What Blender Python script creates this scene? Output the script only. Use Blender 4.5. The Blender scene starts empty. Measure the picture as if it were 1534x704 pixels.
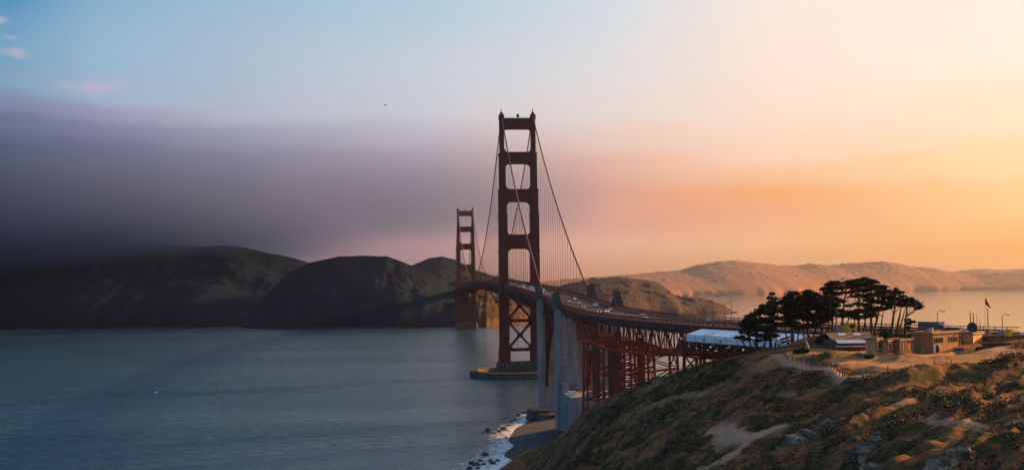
import bpy, math, random
import numpy as np
from mathutils import Vector, Matrix

random.seed(7)
RNG = np.random.default_rng(7)
R = math.radians
PI = math.pi

# ------------------------------------------------------------------ camera
scene = bpy.context.scene
COL = scene.collection
F_PX, CX, CY = 1872.0, 767.0, 352.0
CAM = Vector((0.0, 0.0, 75.0))
PITCH, ROLL = math.atan(80.5 / F_PX), R(0.8)
_F = Vector((0, math.cos(PITCH), math.sin(PITCH)))
_U0 = Vector((0, -math.sin(PITCH), math.cos(PITCH)))
_R0 = Vector((1, 0, 0))
_RT = _R0 * math.cos(ROLL) - _U0 * math.sin(ROLL)
_UP = _U0 * math.cos(ROLL) + _R0 * math.sin(ROLL)
cam_data = bpy.data.cameras.new('camera')
cam_data.sensor_width = 36.0
cam_data.lens = F_PX / 1534.0 * 36.0
cam_data.clip_start = 1.0
cam_data.clip_end = 60000.0
cam = bpy.data.objects.new('camera', cam_data)
COL.objects.link(cam)
m = Matrix((_RT, _UP, -_F)).transposed().to_4x4()
m.translation = CAM
cam.matrix_world = m
scene.camera = cam


def ray(px, py):
    return _F + _RT * ((px - CX) / F_PX) + _UP * ((CY - py) / F_PX)


def at(px, py, Y):
    """world point seen at a pixel of the photograph, at depth Y"""
    d = ray(px, py)
    return CAM + d * (Y / d.y)


def atz(px, py, z):
    d = ray(px, py)
    return CAM + d * ((z - CAM.z) / d.z)


# ------------------------------------------------------------------ world, sun, exposure
SUN_AZ, SUN_EL = 59.0, 12.5
EXPOSURE = 1.3
scene.view_settings.view_transform = 'Standard'
scene.view_settings.look = 'None'
scene.view_settings.gamma = 1.0
scene.view_settings.exposure = EXPOSURE
scene.view_settings.use_curve_mapping = False
cy = scene.cycles
cy.use_denoising = True
cy.use_adaptive_sampling = False
cy.pixel_filter_type = 'BLACKMAN_HARRIS'
cy.filter_width = 1.5
cy.denoiser = 'OPENIMAGEDENOISE'
cy.denoising_input_passes = 'RGB_ALBEDO_NORMAL'
cy.denoising_prefilter = 'ACCURATE'
cy.max_bounces = 5
cy.diffuse_bounces = 2
cy.glossy_bounces = 3
cy.transmission_bounces = 3
cy.volume_bounces = 0
cy.transparent_max_bounces = 6
cy.volume_step_rate = 3.0
cy.volume_max_steps = 64
cy.sample_clamp_indirect = 3.0
cy.sample_clamp_direct = 5.0


def lin(c):
    c = c / 255.0
    return c / 12.92 if c <= 0.04045 else ((c + 0.055) / 1.055) ** 2.4


def srgb(r, g, b, k=1.0):
    return (lin(r) * k, lin(g) * k, lin(b) * k, 1.0)


world = bpy.data.worlds.new('World')
scene.world = world
world.use_nodes = True
nt = world.node_tree
nt.nodes.clear()


def wn(kind, **kw):
    n = nt.nodes.new(kind)
    for k, v in kw.items():
        setattr(n, k, v)
    return n


def wl(a, b):
    nt.links.new(a, b)


def wmath(op, a, b=None, c=None, clamp=False):
    n = wn('ShaderNodeMath', operation=op, use_clamp=clamp)
    for i, v in enumerate((a, b, c)):
        if v is None:
            continue
        if isinstance(v, (int, float)):
            n.inputs[i].default_value = v
        else:
            wl(v, n.inputs[i])
    return n.outputs[0]


tc = wn('ShaderNodeTexCoord')
sep = wn('ShaderNodeSeparateXYZ')
wl(tc.outputs['Generated'], sep.inputs[0])
elev = wmath('MULTIPLY', wmath('ARCSINE', sep.outputs[2]), 180 / PI)
azim = wmath('MULTIPLY', wmath('ARCTAN2', sep.outputs[0], sep.outputs[1]), 180 / PI)
# drifting unevenness of the cloud bank
cmb = wn('ShaderNodeCombineXYZ')
wl(wmath('MULTIPLY', azim, 0.11), cmb.inputs[0])
wl(wmath('MULTIPLY', elev, 0.42), cmb.inputs[1])
nz = wn('ShaderNodeTexNoise')
nz.inputs['Scale'].default_value = 1.0
nz.inputs['Detail'].default_value = 5.0
nz.inputs['Roughness'].default_value = 0.55
wl(cmb.outputs[0], nz.inputs['Vector'])
wob = wmath('MULTIPLY', wmath('SUBTRACT', nz.outputs[0], 0.5), 1.9)
band = wmath('MULTIPLY', wmath('SUBTRACT', elev, 0.4, clamp=True), 1.0)
fade_hi = wn('ShaderNodeMapRange', interpolation_type='SMOOTHSTEP')
wl(elev, fade_hi.inputs[0])
fade_hi.inputs[1].default_value = 8.0
fade_hi.inputs[2].default_value = 11.0
fade_hi.inputs[3].default_value = 1.0
fade_hi.inputs[4].default_value = 0.15
elev_w = wmath('ADD', elev, wmath('MULTIPLY', wmath('MULTIPLY', wob, band), fade_hi.outputs[0]))
rpos = wmath('DIVIDE', elev_w, 26.0, clamp=True)

SKY = [  # azimuth, brightness, [(elevation, sRGB)]
    (-170, 2.5, [(0, (92, 112, 140)), (5, (105, 130, 160)), (13, (105, 145, 180)), (26, (70, 105, 145))]),
    (-75, 1.3, [(0, (40, 58, 74)), (4, (45, 66, 88)), (8, (95, 112, 142)), (10, (105, 148, 182)), (13, (80, 138, 178)), (26, (60, 105, 150))]),
    (-22, 1.0, [(0, (34, 54, 70)), (2.8, (32, 56, 76)), (4.4, (34, 64, 92)), (5.9, (58, 84, 118)), (7.3, (104, 112, 145)),
                (8.3, (126, 140, 172)), (8.9, (133, 163, 190)), (10.5, (116, 164, 196)), (13.5, (62, 140, 186)), (26, (64, 118, 165))]),
    (-18.5, 1.0, [(0, (40, 60, 78)), (2.8, (46, 68, 92)), (4.4, (54, 82, 112)), (5.9, (86, 104, 138)), (7.2, (126, 130, 164)),
                (8.0, (148, 154, 182)), (8.6, (158, 180, 204)), (10.5, (150, 183, 210)), (13.5, (134, 176, 206)), (26, (70, 124, 170))]),
    (-12, 1.0, [(0, (80, 76, 96)), (2, (102, 95, 116)), (3, (92, 94, 124)), (4.5, (84, 100, 136)), (6, (122, 128, 164)),
                (7.2, (160, 162, 188)), (8.0, (182, 190, 208)), (10.3, (174, 193, 212)), (13.4, (160, 191, 213)), (26, (84, 132, 172))]),
    (-4, 1.0, [(0, (170, 130, 130)), (1.2, (186, 146, 150)), (2.5, (182, 148, 158)), (3.5, (162, 138, 154)), (4.5, (164, 152, 172)),
               (6, (186, 176, 190)), (7, (200, 194, 207)), (8, (206, 206, 215)), (10, (200, 208, 219)), (13, (180, 205, 221)), (26, (105, 148, 182))]),
    (4, 1.0, [(0, (228, 155, 118)), (1, (234, 170, 138)), (2, (239, 182, 158)), (3, (229, 165, 147)), (4, (232, 168, 146)),
              (5.5, (238, 184, 164)), (6.5, (240, 204, 190)), (8, (232, 218, 214)), (10, (223, 221, 223)), (13, (211, 220, 227)), (26, (140, 172, 196))]),
    (12, 1.02, [(0, (236, 158, 106)), (1, (248, 180, 124)), (2, (249, 188, 136)), (3, (248, 175, 130)), (3.9, (252, 173, 116)),
                (5, (252, 196, 152)), (6, (253, 214, 186)), (8, (254, 225, 206)), (10, (253, 230, 216)), (13, (250, 232, 223)), (26, (190, 200, 205))]),
    (22, 1.03, [(0, (245, 160, 86)), (1, (251, 172, 92)), (2, (252, 187, 112)), (3, (252, 202, 138)), (4, (253, 207, 144)),
                (5, (254, 219, 168)), (7, (254, 230, 198)), (10, (254, 239, 222)), (13, (253, 238, 222)), (26, (215, 215, 208))]),
    (62, 1.7, [(0, (252, 175, 95)), (2, (253, 195, 115)), (8, (254, 222, 165)), (13, (254, 232, 200)), (26, (225, 220, 205))]),
    (140, 0.9, [(0, (190, 150, 140)), (5, (165, 150, 160)), (13, (135, 155, 180)), (26, (80, 112, 148))]),
]
prev = None
for i, (az, gain, stops) in enumerate(SKY):
    rp = wn('ShaderNodeValToRGB')
    wl(rpos, rp.inputs[0])
    rp.color_ramp.interpolation = 'EASE'
    el = rp.color_ramp.elements
    while len(el) < len(stops):
        el.new(0.5)
    for e, (ev, c) in zip(el, stops):
        e.position = min(1.0, ev / 26.0)
        e.color = srgb(*c, k=gain)
    if prev is None:
        prev = rp.outputs[0]
    else:
        mr = wn('ShaderNodeMapRange', interpolation_type='SMOOTHSTEP' if abs(az) > 40 else 'LINEAR')
        wl(azim, mr.inputs[0])
        mr.inputs[1].default_value = SKY[i - 1][0]
        mr.inputs[2].default_value = az
        mx = wn('ShaderNodeMix', data_type='RGBA')
        wl(mr.outputs[0], mx.inputs[0])
        wl(prev, mx.inputs[6])
        wl(rp.outputs[0], mx.inputs[7])
        prev = mx.outputs[2]
# small pink morning clouds high on the left
cmb2 = wn('ShaderNodeCombineXYZ')
wl(wmath('MULTIPLY', azim, 0.9), cmb2.inputs[0])
wl(wmath('MULTIPLY', elev, 2.2), cmb2.inputs[1])
nz2 = wn('ShaderNodeTexNoise')
nz2.inputs['Scale'].default_value = 1.0
nz2.inputs['Detail'].default_value = 6.0
wl(cmb2.outputs[0], nz2.inputs['Vector'])
cloud = None
for (caz, cel, saz, sel, amp) in ((-18.6, 9.05, 1.5, 0.42, 0.8), (-22.6, 11.6, 0.55, 0.28, 0.75), (-21.8, 10.3, 0.8, 0.25, 0.7), (-21.9, 10.9, 0.6, 0.14, 0.5), (-12.3, 7.75, 1.2, 0.16, 0.5)):
    dx = wmath('DIVIDE', wmath('SUBTRACT', azim, caz), saz)
    dy = wmath('DIVIDE', wmath('SUBTRACT', elev, cel), sel)
    r2 = wmath('ADD', wmath('MULTIPLY', dx, dx), wmath('MULTIPLY', dy, dy))
    g = wmath('MULTIPLY', wmath('EXPONENT', wmath('MULTIPLY', r2, -0.8)), amp)
    cloud = g if cloud is None else wmath('MAXIMUM', cloud, g)
nmask = wn('ShaderNodeMapRange', interpolation_type='SMOOTHSTEP')
wl(wmath('ADD', nz2.outputs[0], wmath('MULTIPLY', cloud, 0.35)), nmask.inputs[0])
nmask.inputs[1].default_value = 0.52
nmask.inputs[2].default_value = 0.85
mx = wn('ShaderNodeMix', data_type='RGBA')
wl(wmath('MULTIPLY', nmask.outputs[0], cloud, clamp=True), mx.inputs[0])
wl(prev, mx.inputs[6])
mx.inputs[7].default_value = srgb(190, 182, 200)
prev = mx.outputs[2]
# the physical sky carries the same sun and is graded by the colours above
sky = wn('ShaderNodeTexSky', sky_type='NISHITA')
sky.sun_disc = False
sky.sun_elevation = R(SUN_EL)
sky.sun_rotation = R(SUN_AZ)
sky.air_density = 1.2
sky.dust_density = 2.5
WORLD_K = 0.1
sc_ = wn('ShaderNodeVectorMath', operation='SCALE')
wl(prev, sc_.inputs[0])
sc_.inputs[3].default_value = 1.0 / WORLD_K / (2.0 ** EXPOSURE)
mx = wn('ShaderNodeMix', data_type='RGBA')
mx.inputs[0].default_value = 0.02
wl(sc_.outputs[0], mx.inputs[6])
wl(sky.outputs[0], mx.inputs[7])
bg = wn('ShaderNodeBackground')
bg.inputs[1].default_value = WORLD_K
wl(mx.outputs[2], bg.inputs[0])
wo = wn('ShaderNodeOutputWorld')
wl(bg.outputs[0], wo.inputs[0])

sun_data = bpy.data.lights.new('sun', 'SUN')
sun_data.energy = 5.0
sun_data.angle = R(0.6)
sun_data.color = (1.0, 0.46, 0.15)
sun = bpy.data.objects.new('sun', sun_data)
COL.objects.link(sun)
sun_dir = Vector((math.sin(R(SUN_AZ)) * math.cos(R(SUN_EL)), math.cos(R(SUN_AZ)) * math.cos(R(SUN_EL)), math.sin(R(SUN_EL))))
sun.rotation_euler = (-sun_dir).to_track_quat('-Z', 'Y').to_euler()
sun.location = (600, 300, 600)


# ------------------------------------------------------------------ helpers
def new_mat(name):
    mt = bpy.data.materials.new(name)
    mt.use_nodes = True
    t = mt.node_tree
    return mt, t, t.nodes['Principled BSDF']


def mat(name, col, rough=0.7, var=0.25, scale=0.6, bump=0.0, metal=0.0, spec=0.3, streak=0.0, emit=None, estr=0.0):
    """procedural surface: base colour broken up by two noises, optional vertical weather streaks"""
    mt, t, b = new_mat(name)
    N, L = t.nodes, t.links
    b.inputs['Roughness'].default_value = rough
    b.inputs['Metallic'].default_value = metal
    b.inputs['Specular IOR Level'].default_value = spec
    tcn = N.new('ShaderNodeTexCoord')
    n1 = N.new('ShaderNodeTexNoise')
    n1.inputs['Scale'].default_value = scale
    n1.inputs['Detail'].default_value = 6
    n1.inputs['Roughness'].default_value = 0.65
    L.new(tcn.outputs['Object'], n1.inputs['Vector'])
    rp = N.new('ShaderNodeValToRGB')
    c = col
    rp.color_ramp.elements[0].position = 0.3
    rp.color_ramp.elements[1].position = 0.72
    rp.color_ramp.elements[0].color = tuple(v * (1 - var) for v in c[:3]) + (1,)
    rp.color_ramp.elements[1].color = tuple(min(1, v * (1 + var)) for v in c[:3]) + (1,)
    L.new(n1.outputs[0], rp.inputs[0])
    out = rp.outputs[0]
    if streak:
        mp = N.new('ShaderNodeMapping')
        mp.inputs['Scale'].default_value = (0.9, 0.9, 0.05)
        L.new(tcn.outputs['Object'], mp.inputs[0])
        n2 = N.new('ShaderNodeTexNoise')
        n2.inputs['Scale'].default_value = 1.0
        n2.inputs['Detail'].default_value = 5
        L.new(mp.outputs[0], n2.inputs['Vector'])
        mr = N.new('ShaderNodeMapRange')
        mr.inputs[1].default_value = 0.35
        mr.inputs[2].default_value = 0.7
        mr.inputs[3].default_value = 1 - streak
        mr.inputs[4].default_value = 1.1
        L.new(n2.outputs[0], mr.inputs[0])
        vm = N.new('ShaderNodeVectorMath')
        vm.operation = 'SCALE'
        L.new(out, vm.inputs[0])
        L.new(mr.outputs[0], vm.inputs[3])
        out = vm.outputs[0]
    L.new(out, b.inputs['Base Color'])
    if bump:
        bp = N.new('ShaderNodeBump')
        bp.inputs['Strength'].default_value = 0.6
        bp.inputs['Distance'].default_value = bump
        L.new(n1.outputs[0], bp.inputs['Height'])
        L.new(bp.outputs[0], b.inputs['Normal'])
    if emit:
        b.inputs['Emission Color'].default_value = emit + (1,)
        b.inputs['Emission Strength'].default_value = estr
    return mt


M = {}
M['orange'] = mat('bridge_red_paint', (0.13, 0.022, 0.019), 0.55, 0.22, 0.15, streak=0.25)
M['orange_dark'] = mat('bridge_red_paint_dark', (0.10, 0.022, 0.018), 0.6, 0.3, 0.2, streak=0.3)  # darker copy of the bridge paint, more mottled and streaked
M['rust'] = mat('trestle_red_paint', (0.20, 0.038, 0.025), 0.6, 0.3, 0.3)
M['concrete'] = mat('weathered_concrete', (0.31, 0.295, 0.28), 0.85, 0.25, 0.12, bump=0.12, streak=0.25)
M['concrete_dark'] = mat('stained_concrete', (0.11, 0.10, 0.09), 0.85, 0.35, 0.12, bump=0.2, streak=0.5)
M['asphalt'] = mat('asphalt', (0.024, 0.028, 0.036), 0.9, 0.25, 0.3, spec=0.1)
M['paint_white'] = mat('white_road_paint', (0.6, 0.6, 0.58), 0.7, 0.2, 0.5)
M['white_sheet'] = mat('white_sheeting', (0.88, 0.89, 0.90), 0.55, 0.06, 0.35, bump=0.08)
M['white'] = mat('white_paint', (0.72, 0.72, 0.70), 0.5, 0.1, 0.6)
M['grey'] = mat('grey_paint', (0.28, 0.29, 0.30), 0.6, 0.2, 0.5)
M['dark_metal'] = mat('dark_metal', (0.045, 0.047, 0.05), 0.5, 0.3, 0.6)
M['black'] = mat('black_rubber', (0.02, 0.02, 0.021), 0.7, 0.2, 1)
M['glass'] = mat('dark_glass', (0.02, 0.025, 0.03), 0.12, 0.2, 0.3, spec=0.6)
M['timber'] = mat('grey_timber', (0.15, 0.11, 0.075), 0.8, 0.3, 0.6)
M['wood_pale'] = mat('pale_timber', (0.30, 0.21, 0.12), 0.8, 0.3, 0.8)
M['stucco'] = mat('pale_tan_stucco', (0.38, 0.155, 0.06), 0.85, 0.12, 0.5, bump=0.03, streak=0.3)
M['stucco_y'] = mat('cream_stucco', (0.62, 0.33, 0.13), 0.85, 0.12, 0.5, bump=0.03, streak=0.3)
M['roof'] = mat('tan_roof_felt', (0.24, 0.15, 0.095), 0.85, 0.25, 0.5)
M['roof_white'] = mat('pale_metal_roof', (0.60, 0.60, 0.60), 0.45, 0.2, 0.5)
M['yellow'] = mat('yellow_machine_paint', (0.78, 0.42, 0.03), 0.5, 0.12, 0.6)
M['red'] = mat('red_buoy_paint', (0.5, 0.035, 0.04), 0.5, 0.2, 0.6)
M['bark'] = mat('cypress_bark', (0.085, 0.062, 0.045), 0.9, 0.35, 0.9)
M['rock'] = mat('dark_shore_rock', (0.055, 0.055, 0.055), 0.8, 0.4, 0.5, bump=0.3)
M['headlight'] = mat('lit_headlight', (0.9, 0.85, 0.7), 0.3, 0.05, 1, emit=(1.0, 0.82, 0.55), estr=0.8)
M['lens'] = mat('unlit_headlight', (0.5, 0.5, 0.5), 0.2, 0.05, 1)
M['lamp_glow'] = mat('lamp_lens', (0.7, 0.66, 0.55), 0.3, 0.05, 1)
M['flag'] = mat('dark_flag_cloth', (0.06, 0.03, 0.04), 0.8, 0.3, 1.5)
M['bird'] = mat('dark_feathers', (0.04, 0.04, 0.045), 0.7, 0.2, 3)
M['foam'] = mat('sea_foam', (0.42, 0.45, 0.47), 0.6, 0.15, 0.5)
M['tank'] = mat('dark_dish_paint', (0.03, 0.03, 0.033), 0.6, 0.25, 0.6)
CARCOL = {}
for nm, c in (('white', (0.7, 0.7, 0.7)), ('silver', (0.36, 0.38, 0.4)), ('black', (0.02, 0.02, 0.022)), ('grey', (0.12, 0.125, 0.13)),
              ('red', (0.32, 0.03, 0.025)), ('blue', (0.05, 0.09, 0.2))):
    CARCOL[nm] = mat(nm + '_car_paint', c, 0.3, 0.06, 0.5, spec=0.5)


def add_joints(mt, sx, sz):
    """formwork joints: thin darker lines on a real-world grid, with rust runs from some of them"""
    t = mt.node_tree
    N, L = t.nodes, t.links
    b = t.nodes['Principled BSDF']
    src = b.inputs['Base Color'].links[0].from_socket
    g = N.new('ShaderNodeTexCoord')
    mp = N.new('ShaderNodeMapping')
    mp.inputs['Rotation'].default_value = (R(90), 0, 0)
    L.new(g.outputs['Object'], mp.inputs[0])
    br = N.new('ShaderNodeTexBrick')
    br.offset = 0.0
    br.inputs['Scale'].default_value = 1.0
    br.inputs['Brick Width'].default_value = sx
    br.inputs['Row Height'].default_value = sz
    br.inputs['Mortar Size'].default_value = 0.10
    br.inputs['Color1'].default_value = (1, 1, 1, 1)
    br.inputs['Color2'].default_value = (0.90, 0.90, 0.90, 1)
    br.inputs['Mortar'].default_value = (0.72, 0.70, 0.69, 1)
    L.new(mp.outputs[0], br.inputs['Vector'])
    mx_ = N.new('ShaderNodeMix')
    mx_.data_type = 'RGBA'
    mx_.blend_type = 'MULTIPLY'
    mx_.inputs[0].default_value = 1.0
    L.new(src, mx_.inputs[6])
    L.new(br.outputs[0], mx_.inputs[7])
    L.new(mx_.outputs[2], b.inputs['Base Color'])


add_joints(M['concrete'], 5.5, 3.2)
add_joints(M['concrete_dark'], 4.5, 2.6)


class MB:
    """collects shapes, links them as ONE mesh object"""

    def __init__(self):
        self.v, self.f, self.mi = [], [], []
        self.cur = 0

    def add(self, vs, fs):
        o = len(self.v)
        self.v.extend([tuple(p) for p in vs])
        for f in fs:
            self.f.append(tuple(i + o for i in f))
            self.mi.append(self.cur)
        return self

    def prism(self, poly, fn):
        """poly: 2-D outline; fn(a, b, k) -> 3-D point with k = 0/1 the two ends"""
        n = len(poly)
        vs = [fn(a, b, 0) for a, b in poly] + [fn(a, b, 1) for a, b in poly]
        fs = [tuple(range(n))[::-1], tuple(range(n, 2 * n))]
        fs += [(i, (i + 1) % n, (i + 1) % n + n, i + n) for i in range(n)]
        return self.add(vs, fs)

    def box(self, c, s, rz=0.0, taper=1.0):
        hx, hy, hz = s[0] / 2, s[1] / 2, s[2] / 2
        cs, sn = math.cos(rz), math.sin(rz)
        vs = []
        for sz in (-1, 1):
            k = taper if sz > 0 else 1.0
            for sx, sy in ((-1, -1), (1, -1), (1, 1), (-1, 1)):
                x, y = sx * hx * k, sy * hy * k
                vs.append((c[0] + x * cs - y * sn, c[1] + x * sn + y * cs, c[2] + sz * hz))
        return self.add(vs, [(3, 2, 1, 0), (4, 5, 6, 7), (0, 1, 5, 4), (1, 2, 6, 5), (2, 3, 7, 6), (3, 0, 4, 7)])

    def beam(self, p, q, w, h=None, up=(0, 0, 1)):
        h = h or w
        p, q = Vector(p), Vector(q)
        d = (q - p)
        if d.length < 1e-6:
            return self
        d.normalize()
        u = Vector(up)
        if abs(d.dot(u)) > 0.98:
            u = Vector((0, 1, 0))
        s = d.cross(u).normalized()
        u = s.cross(d).normalized()
        vs = []
        for e in (p, q):
            for a, b in ((-1, -1), (1, -1), (1, 1), (-1, 1)):
                vs.append(e + s * (a * w / 2) + u * (b * h / 2))
        return self.add(vs, [(3, 2, 1, 0), (4, 5, 6, 7), (0, 1, 5, 4), (1, 2, 6, 5), (2, 3, 7, 6), (3, 0, 4, 7)])

    def tube(self, pts, radii, n=8):
        pts = [Vector(p) for p in pts]
        if isinstance(radii, (int, float)):
            radii = [radii] * len(pts)
        vs, fs = [], []
        for i, p in enumerate(pts):
            d = (pts[min(i + 1, len(pts) - 1)] - pts[max(i - 1, 0)]).normalized()
            u = Vector((0, 0, 1)) if abs(d.z) < 0.9 else Vector((1, 0, 0))
            s = d.cross(u).normalized()
            u = s.cross(d).normalized()
            for k in range(n):
                a = 2 * PI * k / n
                vs.append(p + (s * math.cos(a) + u * math.sin(a)) * radii[i])
        for i in range(len(pts) - 1):
            for k in range(n):
                a, b = i * n + k, i * n + (k + 1) % n
                fs.append((a, b, b + n, a + n))
        fs.append(tuple(range(n))[::-1])
        fs.append(tuple(range((len(pts) - 1) * n, len(pts) * n)))
        return self.add(vs, fs)

    def lathe(self, prof, c=(0, 0, 0), n=16):
        vs, fs = [], []
        for r, z in prof:
            for k in range(n):
                a = 2 * PI * k / n
                vs.append((c[0] + r * math.cos(a), c[1] + r * math.sin(a), c[2] + z))
        for i in range(len(prof) - 1):
            for k in range(n):
                a, b = i * n + k, i * n + (k + 1) % n
                fs.append((a, b, b + n, a + n))
        fs.append(tuple(range(n))[::-1])
        fs.append(tuple(range((len(prof) - 1) * n, len(prof) * n)))
        return self.add(vs, fs)

    def build(self, name, material, parent=None, smooth=False, bevel=0.0):
        me = bpy.data.meshes.new(name)
        me.from_pydata(self.v, [], self.f)
        mats = material if isinstance(material, (list, tuple)) else [material]
        for mm in mats:
            me.materials.append(mm)
        if len(mats) > 1:
            me.polygons.foreach_set('material_index', self.mi)
        if smooth:
            me.polygons.foreach_set('use_smooth', [True] * len(me.polygons))
        me.update()
        o = bpy.data.objects.new(name, me)
        COL.objects.link(o)
        if parent:
            o.parent = parent
        if bevel:
            bv = o.modifiers.new('bevel', 'BEVEL')
            bv.width = bevel
            bv.segments = 2
        return o


def np_mesh(name, V, Fq, material, smooth=True, parent=None):
    me = bpy.data.meshes.new(name)
    V = np.ascontiguousarray(V, dtype=np.float32)
    Fq = np.ascontiguousarray(Fq, dtype=np.int32)
    k = Fq.shape[1]
    me.vertices.add(len(V))
    me.vertices.foreach_set('co', V.ravel())
    me.loops.add(Fq.size)
    me.loops.foreach_set('vertex_index', Fq.ravel())
    me.polygons.add(len(Fq))
    me.polygons.foreach_set('loop_start', np.arange(0, Fq.size, k, dtype=np.int32))
    me.polygons.foreach_set('loop_total', np.full(len(Fq), k, dtype=np.int32))
    if smooth:
        me.polygons.foreach_set('use_smooth', np.ones(len(Fq), dtype=bool))
    me.materials.append(material)
    me.update(calc_edges=True)
    me.validate()
    o = bpy.data.objects.new(name, me)
    COL.objects.link(o)
    if parent:
        o.parent = parent
    return o


def tag(o, label=None, cat=None, group=None, kind=None):
    if label:
        o['label'] = label
    if cat:
        o['category'] = cat
    if group:
        o['group'] = group
    if kind:
        o['kind'] = kind
    return o


def empty(name, loc, rz=0.0):
    o = bpy.data.objects.new(name, None)
    o.empty_display_size = 0.5
    o.location = loc
    o.rotation_euler = (0, 0, rz)
    COL.objects.link(o)
    return o


def copy_tree(o, parent=None):
    c = o.copy()
    COL.objects.link(c)
    c.parent = parent
    for ch in [x for x in COL.objects if x.parent == o]:
        copy_tree(ch, c)
    return c


# ---- numpy noise
def _hash(ix, iy, seed):
    h = (ix.astype(np.int64) * 374761393 + iy.astype(np.int64) * 668265263 + seed * 1442695041) & 0x7fffffff
    h = ((h ^ (h >> 13)) * 1274126177) & 0x7fffffff
    h = h ^ (h >> 16)
    return (h & 0xffff) / 65535.0


def vnoise(x, y, seed=0):
    ix, iy = np.floor(x).astype(np.int64), np.floor(y).astype(np.int64)
    fx, fy = x - ix, y - iy
    fx, fy = fx * fx * (3 - 2 * fx), fy * fy * (3 - 2 * fy)
    a, b = _hash(ix, iy, seed), _hash(ix + 1, iy, seed)
    c, d = _hash(ix, iy + 1, seed), _hash(ix + 1, iy + 1, seed)
    return (a * (1 - fx) + b * fx) * (1 - fy) + (c * (1 - fx) + d * fx) * fy


def fbm(x, y, seed=0, octv=5, gain=0.5):
    s, a, t = 0.0, 1.0, 0.0
    for i in range(octv):
        s = s + a * vnoise(x * 2 ** i + 17.3 * i, y * 2 ** i - 9.1 * i, seed + i)
        t += a
        a *= gain
    return s / t


def smooth01(x):
    x = np.clip(x, 0, 1)
    return x * x * (3 - 2 * x)


# ------------------------------------------------------------------ bridge alignment (plan and grade)
TS = Vector((5.8, 1084.0, 0))
TN = Vector((-88.0, 2360.0, 0))
SPAN = (TS - TN).length
DIR = (TS - TN).normalized()                       # heading south, towards the camera
PY1, PY2 = 343.0, 440.0                            # the two pylon pairs, metres south of the tower
_path = []                                         # (s, x, y, heading)


def _mk_path():
    s = -SPAN - 420.0
    while s <= PY2:
        p = TS + DIR * s
        _path.append((s, p.x, p.y, math.atan2(DIR.x, -DIR.y)))
        s += 2.0
    x, y = _path[-1][1], _path[-1][2]
    h0 = _path[-1][3]
    s = _path[-1][0]
    t = 0.0
    while t < 520:
        hd = h0 + R(float(np.interp(t, [0, 60, 150, 240, 330, 430, 520], [0, 1.2, 5.5, 11.5, 27, 46, 60])))
        x += math.sin(hd) * 2
        y -= math.cos(hd) * 2
        t += 2.0
        _path.append((s + t, x, y, hd))


_mk_path()
_PA = np.array(_path)


def deck_z(s):
    if s <= 0:
        u = (s + SPAN / 2) / (SPAN / 2)
        if s < -SPAN:
            return 78.0 - 0.02 * (-SPAN - s) * 0.6
        return 85.0 - 7.0 * u * u
    return float(np.interp(s, [0, PY1, PY2, PY2 + 60, PY2 + 150, PY2 + 240, PY2 + 600], [78.0, 69.2, 65.2, 63.6, 62.4, 61.8, 61.6]))


def BP(s, c, dz=0.0):
    """point on the bridge: s along, c across (east positive), dz above the roadway"""
    x = float(np.interp(s, _PA[:, 0], _PA[:, 1]))
    y = float(np.interp(s, _PA[:, 0], _PA[:, 2]))
    h = float(np.interp(s, _PA[:, 0], _PA[:, 3]))
    return Vector((x + math.cos(h) * c, y + math.sin(h) * c, deck_z(s) + dz))


def BZ(s, c, z):
    p = BP(s, c)
    p.z = z
    return p


def heading(s):
    return float(np.interp(s, _PA[:, 0], _PA[:, 3]))


# ------------------------------------------------------------------ haze (one closed box of even air)
def make_haze():
    mt = bpy.data.materials.new('haze_air')
    mt.use_nodes = True
    t = mt.node_tree
    t.nodes.clear()
    out = t.nodes.new('ShaderNodeOutputMaterial')
    pv = t.nodes.new('ShaderNodeVolumePrincipled')
    pv.inputs['Color'].default_value = (0.52, 0.53, 0.60, 1)
    pv.inputs['Density'].default_value = HAZE
    pv.inputs['Anisotropy'].default_value = 0.82
    t.links.new(pv.outputs[0], out.inputs['Volume'])
    b = MB()
    x0, x1, y0, y1, z0, z1 = -13000, 13000, -1500, 21500, -41.0, 405.0
    b.box(((x0 + x1) / 2, (y0 + y1) / 2, (z0 + z1) / 2), (x1 - x0, y1 - y0, z1 - z0))
    o = b.build('haze', mt)
    tag(o, 'thin warm sea haze filling the whole strait', 'haze', kind='stuff')


HAZE = 3.1e-5
make_haze()


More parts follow.
